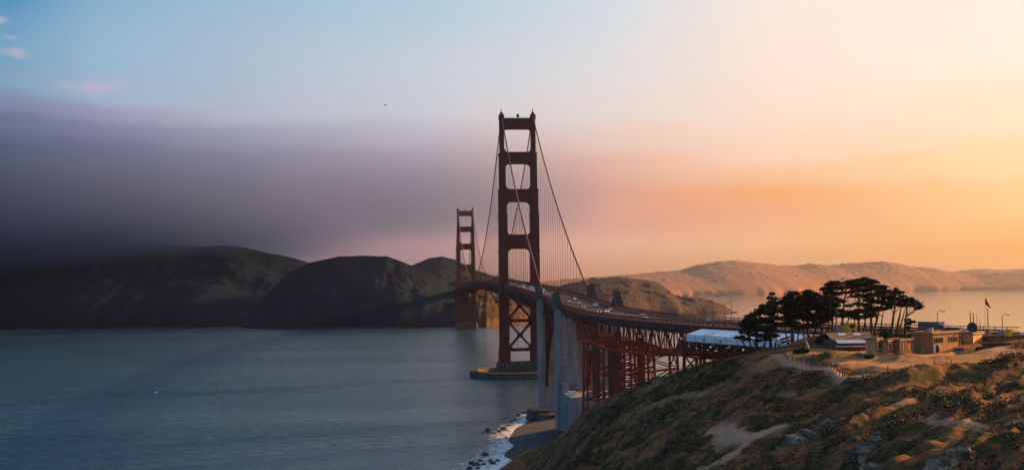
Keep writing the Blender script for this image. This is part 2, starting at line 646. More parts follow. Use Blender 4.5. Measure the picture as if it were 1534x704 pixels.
# ------------------------------------------------------------------ fog bank lying on the headland
def make_fog(label, FOG_COL, FOG_D, xin, xout, yin, zbase, box):
    mt = bpy.data.materials.new('fog_bank_air')
    mt.use_nodes = True
    t = mt.node_tree
    t.nodes.clear()
    N, L = t.nodes, t.links
    out = N.new('ShaderNodeOutputMaterial')
    pv = N.new('ShaderNodeVolumePrincipled')
    pv.inputs['Color'].default_value = FOG_COL
    pv.inputs['Anisotropy'].default_value = 0.3
    L.new(pv.outputs[0], out.inputs['Volume'])
    tcn = N.new('ShaderNodeTexCoord')
    sp = N.new('ShaderNodeSeparateXYZ')
    L.new(tcn.outputs['Object'], sp.inputs[0])
    X, Y, Z = sp.outputs

    def mth(op, a, b=None, clamp=False):
        n = N.new('ShaderNodeMath')
        n.operation = op
        n.use_clamp = clamp
        for i, v in enumerate((a, b)):
            if v is None:
                continue
            if isinstance(v, (int, float)):
                n.inputs[i].default_value = v
            else:
                L.new(v, n.inputs[i])
        return n.outputs[0]

    def mr(v, a, b, c=0.0, d=1.0):
        n = N.new('ShaderNodeMapRange')
        n.interpolation_type = 'SMOOTHSTEP'
        L.new(v, n.inputs[0])
        for i, k in enumerate((a, b, c, d)):
            n.inputs[i + 1].default_value = k
        return n.outputs[0]
    mp = N.new('ShaderNodeMapping')
    mp.inputs['Scale'].default_value = (0.0022, 0.0022, 0.006)
    L.new(tcn.outputs['Object'], mp.inputs[0])
    nz_ = N.new('ShaderNodeTexNoise')
    nz_.inputs['Scale'].default_value = 1.0
    nz_.inputs['Detail'].default_value = 4.0
    nz_.inputs['Roughness'].default_value = 0.6
    L.new(mp.outputs[0], nz_.inputs['Vector'])
    # base of the bank: lower at the left, lifting towards the far tower
    zb = mr(X, -1400.0, -200.0, *zbase)
    zz = mth('SUBTRACT', Z, mth('SUBTRACT', zb, mth('MULTIPLY', mth('SUBTRACT', nz_.outputs[0], 0.5), -95.0)))
    d = mr(zz, -10.0, 60.0)
    d = mth('MULTIPLY', d, mr(Z, 250.0, 415.0, 1.0, 0.0))
    d = mth('MULTIPLY', d, mr(X, *xout, 1.0, 0.0))
    d = mth('MULTIPLY', d, mr(X, *xin, 0.0, 1.0))
    d = mth('MULTIPLY', d, mr(Y, *yin, 0.0, 1.0))
    d = mth('MULTIPLY', d, mr(Y, box[3] - 800.0, float(box[3]), 1.0, 0.0))
    L.new(mth('MULTIPLY', d, FOG_D), pv.inputs['Density'])
    b = MB()
    x0, x1, y0, y1, z0, z1 = box
    b.box(((x0 + x1) / 2, (y0 + y1) / 2, (z0 + z1) / 2), (x1 - x0, y1 - y0, z1 - z0))
    tag(b.build('fog_bank', mt), label, 'fog', kind='stuff')


make_fog('dark blue grey fog bank resting on the headland tops at left', (0.028, 0.105, 0.30, 1), 0.0055, (-3600.0, -2600.0), (-1500.0, -430.0), (1950.0, 2500.0), (128.0, 208.0), (-3600, -420, 1950, 5200, 110, 420))
make_fog('thin mauve fog drifting about the head of the far tower', (0.22, 0.33, 0.66, 1), 0.0018, (-1250.0, -700.0), (-250.0, 350.0), (1800.0, 2350.0), (140.0, 212.0), (-1250, 400, 1800, 4400, 100, 424))


# ------------------------------------------------------------------ water
def water_material():
    mt, t, b = new_mat('sea_water')
    N, L = t.nodes, t.links
    b.inputs['Base Color'].default_value = (0.012, 0.055, 0.085, 1)
    b.inputs['IOR'].default_value = 1.333
    g = N.new('ShaderNodeNewGeometry')
    prevn = None
    tot = None
    for sc, sx, sy, w, det in ((0.012, 0.6, 1.0, 1.4, 3), (0.035, 0.45, 1.0, 1.8, 4), (0.11, 0.6, 1.0, 1.3, 5), (0.32, 0.8, 1.0, 0.6, 5)):
        mp = N.new('ShaderNodeMapping')
        mp.inputs['Rotation'].default_value = (0, 0, R(14))
        mp.inputs['Scale'].default_value = (sc * sx, sc * sy, 1)
        L.new(g.outputs['Position'], mp.inputs[0])
        n = N.new('ShaderNodeTexNoise')
        n.inputs['Scale'].default_value = 1
        n.inputs['Detail'].default_value = det
        n.inputs['Roughness'].default_value = 0.6
        L.new(mp.outputs[0], n.inputs['Vector'])
        mu = N.new('ShaderNodeMath')
        mu.operation = 'MULTIPLY'
        mu.inputs[1].default_value = w
        L.new(n.outputs[0], mu.inputs[0])
        if tot is None:
            tot = mu.outputs[0]
        else:
            ad = N.new('ShaderNodeMath')
            L.new(tot, ad.inputs[0])
            L.new(mu.outputs[0], ad.inputs[1])
            tot = ad.outputs[0]
    # ripple sparkle painted into the base colour as lighter noise streaks
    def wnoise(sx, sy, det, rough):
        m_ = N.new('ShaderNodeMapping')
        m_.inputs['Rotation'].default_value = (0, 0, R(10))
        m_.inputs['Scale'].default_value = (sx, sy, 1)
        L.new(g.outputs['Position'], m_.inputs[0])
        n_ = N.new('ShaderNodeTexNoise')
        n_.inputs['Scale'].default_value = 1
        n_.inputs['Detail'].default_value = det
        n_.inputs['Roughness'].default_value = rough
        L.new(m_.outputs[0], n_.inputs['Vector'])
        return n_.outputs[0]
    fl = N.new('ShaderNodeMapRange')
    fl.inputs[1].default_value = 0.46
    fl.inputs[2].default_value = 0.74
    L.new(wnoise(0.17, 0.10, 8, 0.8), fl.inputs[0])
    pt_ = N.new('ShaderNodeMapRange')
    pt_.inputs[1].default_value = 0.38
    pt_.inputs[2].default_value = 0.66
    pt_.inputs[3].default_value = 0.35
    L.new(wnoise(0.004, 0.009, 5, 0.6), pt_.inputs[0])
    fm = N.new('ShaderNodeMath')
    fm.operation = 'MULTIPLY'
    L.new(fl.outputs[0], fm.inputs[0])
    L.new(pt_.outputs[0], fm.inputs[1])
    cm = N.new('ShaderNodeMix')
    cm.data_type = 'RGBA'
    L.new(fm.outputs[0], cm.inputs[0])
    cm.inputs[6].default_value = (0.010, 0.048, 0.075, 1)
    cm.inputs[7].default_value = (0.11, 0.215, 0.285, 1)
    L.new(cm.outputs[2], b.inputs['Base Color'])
    # wind patches on the ocean side, calmer water inside the bay
    mpw = N.new('ShaderNodeMapping')
    mpw.inputs['Rotation'].default_value = (0, 0, R(8))
    mpw.inputs['Scale'].default_value = (0.0016, 0.006, 1)
    L.new(g.outputs['Position'], mpw.inputs[0])
    nw = N.new('ShaderNodeTexNoise')
    nw.inputs['Scale'].default_value = 1
    nw.inputs['Detail'].default_value = 5
    L.new(mpw.outputs[0], nw.inputs['Vector'])
    mw = N.new('ShaderNodeMapRange')
    mw.inputs[1].default_value = 0.35
    mw.inputs[2].default_value = 0.65
    mw.inputs[3].default_value = 0.45
    mw.inputs[4].default_value = 1.0
    L.new(nw.outputs[0], mw.inputs[0])
    spw = N.new('ShaderNodeSeparateXYZ')
    L.new(g.outputs['Position'], spw.inputs[0])
    mc = N.new('ShaderNodeMapRange')
    mc.inputs[1].default_value = 60.0
    mc.inputs[2].default_value = 500.0
    mc.inputs[3].default_value = 0.8
    mc.inputs[4].default_value = 0.07
    L.new(spw.outputs[0], mc.inputs[0])
    mrg = N.new('ShaderNodeMapRange')
    mrg.inputs[1].default_value = 60.0
    mrg.inputs[2].default_value = 500.0
    mrg.inputs[3].default_value = 0.16
    mrg.inputs[4].default_value = 0.085
    L.new(spw.outputs[0], mrg.inputs[0])
    L.new(mrg.outputs[0], b.inputs['Roughness'])
    mm = N.new('ShaderNodeMath')
    mm.operation = 'MULTIPLY'
    L.new(mw.outputs[0], mm.inputs[0])
    L.new(mc.outputs[0], mm.inputs[1])
    bp = N.new('ShaderNodeBump')
    L.new(mm.outputs[0], bp.inputs['Strength'])
    bp.inputs['Distance'].default_value = 2.3
    L.new(tot, bp.inputs['Height'])
    L.new(bp.outputs[0], b.inputs['Normal'])
    return mt


wb = MB()
wb.add([(-12800, -1400, 0), (12800, -1400, 0), (12800, 21300, 0), (-12800, 21300, 0)], [(0, 1, 2, 3)])
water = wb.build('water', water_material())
tag(water, 'blue grey rippled sea water of the strait', 'water', kind='structure')

# ------------------------------------------------------------------ near headland (ground)
PT = []


for _t in range(335, 450, 12):
    for _c in (-14, 0, 14):
        _p = BP(PY2 + _t, _c)
        PT.append((_p.x, _p.y, 60.6))


def tp(px, py, Y):
    p = at(px, py, Y)
    PT.append((p.x, p.y, p.z))


# plateau with the buildings and the grove
for a in ((1160, 531, 296), (1200, 527, 300), (1250, 523, 303), (1300, 526, 300), (1350, 527, 300), (1400, 526, 300), (1460, 526, 300), (1530, 531, 296),
          (1180, 540, 286), (1230, 545, 278), (1300, 545, 272), (1380, 545, 270), (1450, 545, 268), (1525, 548, 262),
          (1160, 536, 290), (1215, 552, 268), (1270, 562, 257), (1330, 561, 256), (1400, 560, 252), (1470, 556, 250),
          (1130, 524, 312), (1200, 506, 326), (1270, 500, 326), (1340, 503, 322), (1380, 506, 318), (1240, 504, 320)):
    tp(*a)
# bluff outline towards the bridge
for a in ((1100, 533, 318), (1050, 545, 328), (1015, 556, 334), (985, 566, 338), (955, 574, 344), (930, 588, 349), (900, 602, 353), (872, 617, 360),
          (852, 637, 367), (838, 650, 380), (815, 668, 396), (790, 684, 412), (765, 697, 428), (742, 704, 440)):
    tp(*a)
# slopes and foreground
for a in ((1534, 575, 232), (1534, 640, 158), (1534, 704, 128), (1400, 580, 228), (1300, 600, 226), (1400, 640, 172), (1400, 704, 142),
          (1300, 704, 158), (1300, 650, 196), (1200, 704, 188), (1100, 704, 216), (1100, 640, 252), (1100, 590, 284), (1100, 555, 304), (1200, 575, 270), (1200, 640, 226),
          (1000, 704, 252), (1000, 640, 288), (1000, 595, 315), (1040, 565, 316), (900, 704, 302), (900, 650, 330), (930, 620, 335), (820, 704, 368), (850, 665, 358)):
    tp(*a)
for a in ((1130, 526, 312), (1100, 533, 318), (1050, 545, 328), (1015, 556, 334), (985, 566, 338), (955, 574, 344), (930, 588, 349), (900, 602, 353), (872, 617, 360), (852, 637, 367), (815, 668, 396), (790, 684, 412)):
    for dd, dz in ((9, 1.5), (20, 5.0), (34, 9.5)):
        p_ = at(a[0], a[1], a[2] + dd)
        PT.append((p_.x, p_.y, p_.z - dz))
# ground hidden from this view
for a in ((0, 0, 73), (20, 0, 72), (60, 0, 70), (150, 0, 72), (300, 0, 74), (0, -150, 74), (200, -150, 76), (500, -150, 78), (0, 40, 58), (30, 50, 52), (30, 90, 38),
          (70, 80, 48), (110, 80, 56), (150, 100, 58), (220, 120, 60), (300, 150, 60), (0, 100, 30), (0, 170, 20), (40, 170, 34), (-50, 60, 30), (-60, 0, 45),
          (-100, -150, 40), (-110, 0, 5), (-90, 90, 3), (-60, 180, 1), (-40, 270, 1), (-30, 360, 0.6), (0, 270, 14), (0, 340, 11), (-18, 430, 0.5),
          (-200, 0, -6), (-170, 150, -6), (-130, 270, -6), (-120, 370, -6), (-80, 460, -5), (-250, -150, -6), (-60, 560, -4), (-45, 640, -4), (-30, 730, -4), (-10, 790, -5),
          (-5, 470, 3), (5, 480, 6), (-12, 500, 0.4), (-2, 560, 0.3), (0, 640, 0.3), (8, 700, 0.3), (12, 727, 0.2), (8, 560, 1.6), (10, 620, 1.8), (18, 680, 2), (20, 730, 2.4),
          (18, 540, 3), (20, 600, 3), (28, 640, 3.5), (40, 700, 4), (60, 745, 3), (60, 790, -2), (60, 850, -6), (100, 700, 3), (100, 800, -5), (160, 650, 2), (180, 720, -5),
          (30, 470, 16), (30, 520, 10), (45, 440, 29), (45, 480, 26), (48, 530, 22), (50, 580, 19), (62, 440, 37), (62, 480, 34), (66, 530, 26), (66, 580, 20), (60, 640, 8),
          (80, 400, 44), (80, 440, 40), (100, 480, 28), (100, 560, 12), (150, 480, 20), (150, 560, 4), (200, 600, -3),
          (250, 500, 4), (300, 560, -4), (400, 480, 0), (450, 560, -5), (600, 400, -3), (700, 520, -6), (700, 300, 10), (500, 380, 25), (300, 430, 38),
          (105, 352, 54), (200, 380, 52), (140, 380, 50), (190, 285, 59), (250, 300, 60), (350, 320, 58), (500, 250, 62),
          (300, 230, 62), (500, 100, 70), (180, 235, 59), (700, 100, 66), (700, -150, 74), (-250, 900, -8), (700, 900, -8), (200, 900, -8), (-250, 500, -8)):
    PT.append(a)
_P = np.array(PT)


def _rbf_fit():
    d = np.sqrt(((_P[:, None, :2] - _P[None, :, :2]) ** 2).sum(-1) + 7.0 ** 2)
    A = d + np.eye(len(_P)) * -0.6
    n = len(_P)
    B = np.zeros((n + 3, n + 3))
    B[:n, :n] = A
    B[:n, n] = B[n, :n] = 1
    B[:n, n + 1] = B[n + 1, :n] = _P[:, 0]
    B[:n, n + 2] = B[n + 2, :n] = _P[:, 1]
    return np.linalg.lstsq(B, np.concatenate([_P[:, 2], np.zeros(3)]), rcond=None)[0]


_W = _rbf_fit()


def ground_base(X, Y):
    shp = X.shape
    X, Y = X.ravel(), Y.ravel()
    out = _W[-3] + _W[-2] * X + _W[-1] * Y
    for i in range(len(_P)):
        out = out + _W[i] * np.sqrt((X - _P[i, 0]) ** 2 + (Y - _P[i, 1]) ** 2 + 7.0 ** 2)
    return out.reshape(shp)


def seg_dist(X, Y, pts):
    best = np.full(X.shape, 1e9)
    for (x0, y0), (x1, y1) in zip(pts[:-1], pts[1:]):
        dx, dy = x1 - x0, y1 - y0
        t = np.clip(((X - x0) * dx + (Y - y0) * dy) / (dx * dx + dy * dy + 1e-9), 0, 1)
        best = np.minimum(best, np.hypot(X - x0 - t * dx, Y - y0 - t * dy))
    return best


def ground_hit(px, py, y0=90.0, y1=460.0):
    """where the line of sight of a pixel meets the bare ground"""
    d = ray(px, py)
    Ys = np.linspace(y0, y1, 900)
    X = CAM.x + d.x / d.y * Ys
    Z = CAM.z + d.z / d.y * Ys
    G = ground_base(X, Ys)
    k = np.argmax(Z < G)
    if Z[k] >= G[k]:
        k = len(Ys) - 1
    return (float(X[k]), float(Ys[k]), float(G[k]))


def gpoly(pts):
    return [ground_hit(*p)[:2] for p in pts]


TRAILS = [  # (polyline in the photograph, half width in metres, weight)
    (gpoly([(1060, 650), (1100, 652), (1140, 644), (1168, 634)]), 2.2, 1.0),
    (gpoly([(1130, 648), (1108, 668), (1096, 682), (1060, 698), (1035, 704)]), 1.7, 0.9),
    (gpoly([(1368, 626), (1410, 632), (1470, 636), (1533, 632)]), 1.0, 0.7),
    (gpoly([(1300, 624), (1335, 612), (1360, 596)]), 1.0, 0.55),
    (gpoly([(1075, 634), (1110, 610), (1150, 598), (1185, 590)]), 0.9, 0.35),
    (gpoly([(1158, 531), (1180, 543), (1215, 552), (1262, 562), (1300, 562)]), 1.5, 1.0),
    (gpoly([(1450, 553), (1490, 550), (1533, 546)]), 1.2, 0.9),
    (gpoly([(960, 612), (1010, 592), (1060, 586)]), 1.2, 0.35),
    (gpoly([(1480, 520), (1534, 535)]), 2.0, 0.8),
]
ROCKS = [(gpoly([(1148, 696), (1185, 678), (1205, 664), (1225, 655)]), 3.2, 1.0),
         (gpoly([(1232, 652), (1262, 636), (1285, 632)]), 2.4, 0.9),
         (gpoly([(1280, 668), (1305, 690), (1315, 700)]), 1.6, 0.6),
         (gpoly([(1400, 704), (1425, 680), (1445, 668)]), 1.8, 0.7),
         (gpoly([(1040, 612), (1070, 618)]), 1.2, 0.6)]
FIELD = gpoly([(1180, 530), (1260, 527), (1330, 530), (1400, 533), (1470, 533), (1440, 545), (1340, 548), (1290, 541)])


RIDGE = [(at(*p).x, at(*p).y) for p in ((1150, 524, 310), (1100, 533, 318), (1050, 545, 328), (1015, 556, 334), (985, 566, 338), (955, 574, 344), (930, 588, 349), (900, 602, 353), (872, 617, 360), (852, 637, 367), (838, 650, 380), (815, 668, 396), (790, 684, 412), (765, 697, 428), (742, 704, 440))]


def ground_height(X, Y, base=None):
    b = ground_base(X, Y) if base is None else base
    # wind combed hummocks run down-left across the slope
    a = R(38)
    u = X * math.cos(a) + Y * math.sin(a)
    v = -X * math.sin(a) + Y * math.cos(a)
    near = smooth01((b - 4.0) / 14.0)
    field = np.exp(-(seg_dist(X, Y, FIELD) / 9.0) ** 2)
    trail = np.zeros(X.shape)
    for pl, w, wt in TRAILS:
        trail = np.maximum(trail, np.exp(-(seg_dist(X, Y, pl) / (w * 1.6)) ** 2))
    built = smooth01((Y - 292) / 10.0) * smooth01((X - 55) / 15)
    rdg = 1 - 0.85 * np.exp(-(seg_dist(X, Y, RIDGE) / 16.0) ** 2)
    amp = near * rdg * (1 - 0.92 * field) * (1 - 0.75 * trail) * (1 - 0.85 * built)
    h = (fbm(u / 30.0, v / 11.0, 3, 4) - 0.5) * 8.0 - 0.4
    h += (np.abs(fbm(u / 12.0, v / 4.5, 9, 4) - 0.5) * -2 + 0.3) * 3.4
    h += (fbm(u / 2.6, v / 1.3, 21, 3) - 0.5) * 0.95
    rk = np.zeros(X.shape)
    for pl, w, wt in ROCKS:
        rk = np.maximum(rk, wt * np.exp(-(seg_dist(X, Y, pl) / (w * 1.3)) ** 2))
    h += rk * (np.abs(fbm(X / 3.2, Y / 3.2, 31, 4) - 0.5) * 4.5 - 0.6)
    return b + h * amp + rk * 0.0, trail, rk, field


def ground_z(x, y):
    z, _, _, _ = ground_height(np.array([float(x)]), np.array([float(y)]))
    return float(z[0])


def make_ground():
    def axis(knots):
        out = []
        for (a, b, st) in knots:
            out += list(np.arange(a, b, st))
        out.append(knots[-1][1])
        return np.array(out)
    xs = axis([(-250, -60, 12), (-60, -10, 2.5), (-10, 205, 0.75), (205, 260, 4), (260, 700, 20)])
    ys = axis([(-150, 90, 10), (90, 120, 2), (120, 360, 0.8), (360, 480, 1.6), (480, 760, 3.5), (760, 900, 14)])
    X, Y = np.meshgrid(xs, ys)
    Z, trail, rk, field = ground_height(X, Y)
    nx, ny = len(xs), len(ys)
    idx = np.arange(nx * ny).reshape(ny, nx)
    Fq = np.stack([idx[:-1, :-1].ravel(), idx[:-1, 1:].ravel(), idx[1:, 1:].ravel(), idx[1:, :-1].ravel()], 1)
    V = np.stack([X.ravel(), Y.ravel(), Z.ravel()], 1)
    mt, t, b = new_mat('coastal_bluff')
    N, L = t.nodes, t.links
    b.inputs['Roughness'].default_value = 0.95
    b.inputs['Specular IOR Level'].default_value = 0.1
    g = N.new('ShaderNodeNewGeometry')

    def noise(scale, detail=6, rough=0.6, rot=None, sc=(1, 1, 1)):
        mp = N.new('ShaderNodeMapping')
        mp.inputs['Scale'].default_value = sc
        if rot:
            mp.inputs['Rotation'].default_value = (0, 0, rot)
        L.new(g.outputs['Position'], mp.inputs[0])
        n = N.new('ShaderNodeTexNoise')
        n.inputs['Scale'].default_value = scale
        n.inputs['Detail'].default_value = detail
        n.inputs['Roughness'].default_value = rough
        L.new(mp.outputs[0], n.inputs['Vector'])
        return n.outputs[0]

    def ramp(fac, stops):
        rp = N.new('ShaderNodeValToRGB')
        el = rp.color_ramp.elements
        while len(el) < len(stops):
            el.new(0.5)
        for e, (p, c) in zip(el, stops):
            e.position = p
            e.color = tuple(c) + (1,)
        L.new(fac, rp.inputs[0])
        return rp.outputs[0]

    def mix(f, a, c):
        mxn = N.new('ShaderNodeMix')
        mxn.data_type = 'RGBA'
        for s, v in ((0, f), (6, a), (7, c)):
            if hasattr(v, 'is_linked'):
                L.new(v, mxn.inputs[s])
            else:
                mxn.inputs[s].default_value = v
        return mxn.outputs[2]

    def attr(nm):
        a = N.new('ShaderNodeAttribute')
        a.attribute_name = nm
        return a.outputs['Fac']
    streaks = noise(0.13, 8, 0.68, R(-38), (0.30, 1.6, 1.0))
    veg = ramp(streaks, [(0.32, (0.014, 0.030, 0.026)), (0.43, (0.030, 0.044, 0.028)), (0.475, (0.050, 0.066, 0.028)), (0.515, (0.19, 0.105, 0.05)), (0.56, (0.38, 0.20, 0.115)), (0.60, (0.055, 0.064, 0.031)), (0.70, (0.03, 0.042, 0.026)), (0.8, (0.30, 0.18, 0.09))])
    veg2 = ramp(noise(0.55, 6, 0.7), [(0.36, (0.014, 0.028, 0.025)), (0.48, (0.036, 0.052, 0.029)), (0.57, (0.14, 0.088, 0.043)), (0.66, (0.29, 0.155, 0.088))])
    col = mix(0.5, veg, veg2)
    vm = N.new('ShaderNodeVectorMath')
    vm.operation = 'MULTIPLY'
    L.new(col, vm.inputs[0])
    vm.inputs[1].default_value = (1.55, 1.2, 1.05)
    col = vm.outputs[0]
    dry = ramp(noise(0.9, 5, 0.7), [(0.3, (0.42, 0.215, 0.10)), (0.7, (0.62, 0.33, 0.155))])
    col = mix(attr('field'), col, dry)
    sand = ramp(noise(0.8, 6, 0.7), [(0.3, (0.48, 0.28, 0.185)), (0.7, (0.72, 0.45, 0.31))])
    col = mix(attr('trail'), col, sand)
    rock = ramp(noise(0.5, 8, 0.75), [(0.36, (0.04, 0.04, 0.035)), (0.5, (0.15, 0.13, 0.10)), (0.66, (0.30, 0.26, 0.20))])
    col = mix(attr('rock'), col, rock)
    beach = ramp(noise(0.2, 5, 0.6), [(0.3, (0.085, 0.088, 0.09)), (0.7, (0.15, 0.145, 0.14))])
    col = mix(attr('beach'), col, beach)
    L.new(col, b.inputs['Base Color'])
    bp = N.new('ShaderNodeBump')
    bp.inputs['Strength'].default_value = 1.0
    bp.inputs['Distance'].default_value = 1.3
    L.new(noise(0.9, 8, 0.78), bp.inputs['Height'])
    L.new(bp.outputs[0], b.inputs['Normal'])
    o = np_mesh('ground', V, Fq, mt)
    jag = fbm(X / 2.2, Y / 2.2, 55, 3)
    tr2 = np.zeros(X.shape)
    for pl, w, wt in TRAILS:
        tr2 = np.maximum(tr2, wt * smooth01(1.5 - seg_dist(X, Y, pl) / w + (jag - 0.5) * 1.6))
    rk2 = smooth01((rk - 0.45) * 3 + (jag - 0.5) * 2.5) * (rk > 0.15)
    fd2 = smooth01((field - 0.35) * 2.2 + (jag - 0.5) * 2.0)
    bt = smooth01((3.2 - Z) / 1.0 + (jag - 0.5)) * smooth01((Y - 440) / 20)
    for nm, a in (('trail', tr2), ('rock', rk2), ('field', fd2), ('beach', bt)):
        at_ = o.data.attributes.new(nm, 'FLOAT', 'POINT')
        at_.data.foreach_set('value', a.ravel().astype(np.float32))
    tag(o, 'scrub covered coastal bluff falling to a small beach', 'ground', kind='structure')
    return o


make_ground()


# ------------------------------------------------------------------ low scrub on the bluff (uncountable)
def leaf_quads(C, S, seed, flat=0.0):
    """one small bent quad per centre C (n,3) with size S (n,)"""
    rng = np.random.default_rng(seed)
    n = len(C)
    a = rng.normal(size=(n, 3))
    a[:, 2] *= (1 - flat)
    a /= np.linalg.norm(a, axis=1)[:, None] + 1e-9
    b = rng.normal(size=(n, 3))
    b[:, 2] *= (1 - flat)
    b -= a * (a * b).sum(1)[:, None]
    b /= np.linalg.norm(b, axis=1)[:, None] + 1e-9
    S = S[:, None]
    V = np.stack([C - a * S, C - b * S * 0.55, C + a * S, C + b * S * 0.55], 1).reshape(-1, 3)
    return V, np.arange(n * 4).reshape(n, 4)


def foliage_mat(name, dark, mid, light, scale):
    mt, t, b = new_mat(name)
    N, L = t.nodes, t.links
    b.inputs['Roughness'].default_value = 0.85
    b.inputs['Specular IOR Level'].default_value = 0.15
    g = N.new('ShaderNodeNewGeometry')
    n = N.new('ShaderNodeTexNoise')
    n.inputs['Scale'].default_value = scale
    n.inputs['Detail'].default_value = 4
    L.new(g.outputs['Position'], n.inputs['Vector'])
    ad = N.new('ShaderNodeMath')
    ad.operation = 'MULTIPLY_ADD'
    ad.inputs[1].default_value = 0.25
    L.new(g.outputs['Random Per Island'], ad.inputs[0])
    L.new(n.outputs[0], ad.inputs[2])
    rp = N.new('ShaderNodeValToRGB')
    el = rp.color_ramp.elements
    el.new(0.5)
    for e, (p, c) in zip(el, ((0.42, dark), (0.62, mid), (0.82, light))):
        e.position = p
        e.color = tuple(c) + (1,)
    L.new(ad.outputs[0], rp.inputs[0])
    L.new(rp.outputs[0], b.inputs['Base Color'])
    return mt


def make_scrub():
    rng = np.random.default_rng(11)
    n = 30000
    X = rng.uniform(-8, 200, n)
    Y = rng.uniform(118, 345, n)
    keep = (np.abs(X / Y) < 0.46) & (X / Y > -0.05)
    X, Y = X[keep], Y[keep]
    Z, trail, rk, field = ground_height(X, Y)
    a = R(38)
    u = X * math.cos(a) + Y * math.sin(a)
    v = -X * math.sin(a) + Y * math.cos(a)
    dens = fbm(u / 26.0, v / 7.0, 41, 4)
    vis = (Z - 75) / Y > -0.17
    keep = (dens + rng.uniform(-0.12, 0.12, len(X)) > 0.555) & (trail < 0.35) & (rk < 0.4) & (field < 0.22) & (Z > 6) & vis & ((Y < 290) | (X < 55))
    X, Y, Z = X[keep], Y[keep], Z[keep]
    k = 34
    R0 = rng.uniform(0.4, 1.0, len(X)) ** 2 * 2.2 + 0.3
    C = np.repeat(np.stack([X, Y, Z], 1), k, 0)
    r = np.repeat(R0, k)
    d = rng.normal(size=(len(C), 3))
    d /= np.linalg.norm(d, axis=1)[:, None]
    d[:, 2] = np.abs(d[:, 2])
    C = C + d * (r * rng.uniform(0.5, 1.0, len(C)))[:, None] * np.array([1, 1, 0.5])
    V, Fq = leaf_quads(C, rng.uniform(0.10, 0.24, len(C)) * (0.6 + 0.4 * r), 12, 0.5)
    o = np_mesh('scrub', V, Fq, foliage_mat('coastal_scrub', (0.014, 0.026, 0.020), (0.034, 0.042, 0.022), (0.15, 0.095, 0.042), 0.22), smooth=False)
    tag(o, 'low dark coastal scrub matted over the bluff', 'scrub', kind='stuff')


make_scrub()


# ------------------------------------------------------------------ hills across the water
def hill_material(name, dark, mid, dry, rockc, scale, bumpk=0.7):
    mt, t, b = new_mat(name)
    N, L = t.nodes, t.links
    b.inputs['Roughness'].default_value = 0.95
    b.inputs['Specular IOR Level'].default_value = 0.05
    g = N.new('ShaderNodeNewGeometry')
    n = N.new('ShaderNodeTexNoise')
    n.inputs['Scale'].default_value = scale
    n.inputs['Detail'].default_value = 8
    n.inputs['Roughness'].default_value = 0.65
    L.new(g.outputs['Position'], n.inputs['Vector'])
    rp = N.new('ShaderNodeValToRGB')
    el = rp.color_ramp.elements
    el.new(0.5)
    for e, (p, c) in zip(el, ((0.36, dark), (0.52, mid), (0.68, dry))):
        e.position = p
        e.color = tuple(c) + (1,)
    L.new(n.outputs[0], rp.inputs[0])
    sp = N.new('ShaderNodeSeparateXYZ')
    L.new(g.outputs['True Normal'], sp.inputs[0])
    mr = N.new('ShaderNodeMapRange')
    mr.inputs[1].default_value = 0.72
    mr.inputs[2].default_value = 0.5
    L.new(sp.outputs[2], mr.inputs[0])
    mx_ = N.new('ShaderNodeMix')
    mx_.data_type = 'RGBA'
    L.new(mr.outputs[0], mx_.inputs[0])
    L.new(rp.outputs[0], mx_.inputs[6])
    mx_.inputs[7].default_value = tuple(rockc) + (1,)
    L.new(mx_.outputs[2], b.inputs['Base Color'])
    bp = N.new('ShaderNodeBump')
    bp.inputs['Strength'].default_value = bumpk
    bp.inputs['Distance'].default_value = 0.12 / scale
    L.new(n.outputs[0], bp.inputs['Height'])
    L.new(bp.outputs[0], b.inputs['Normal'])
    return mt


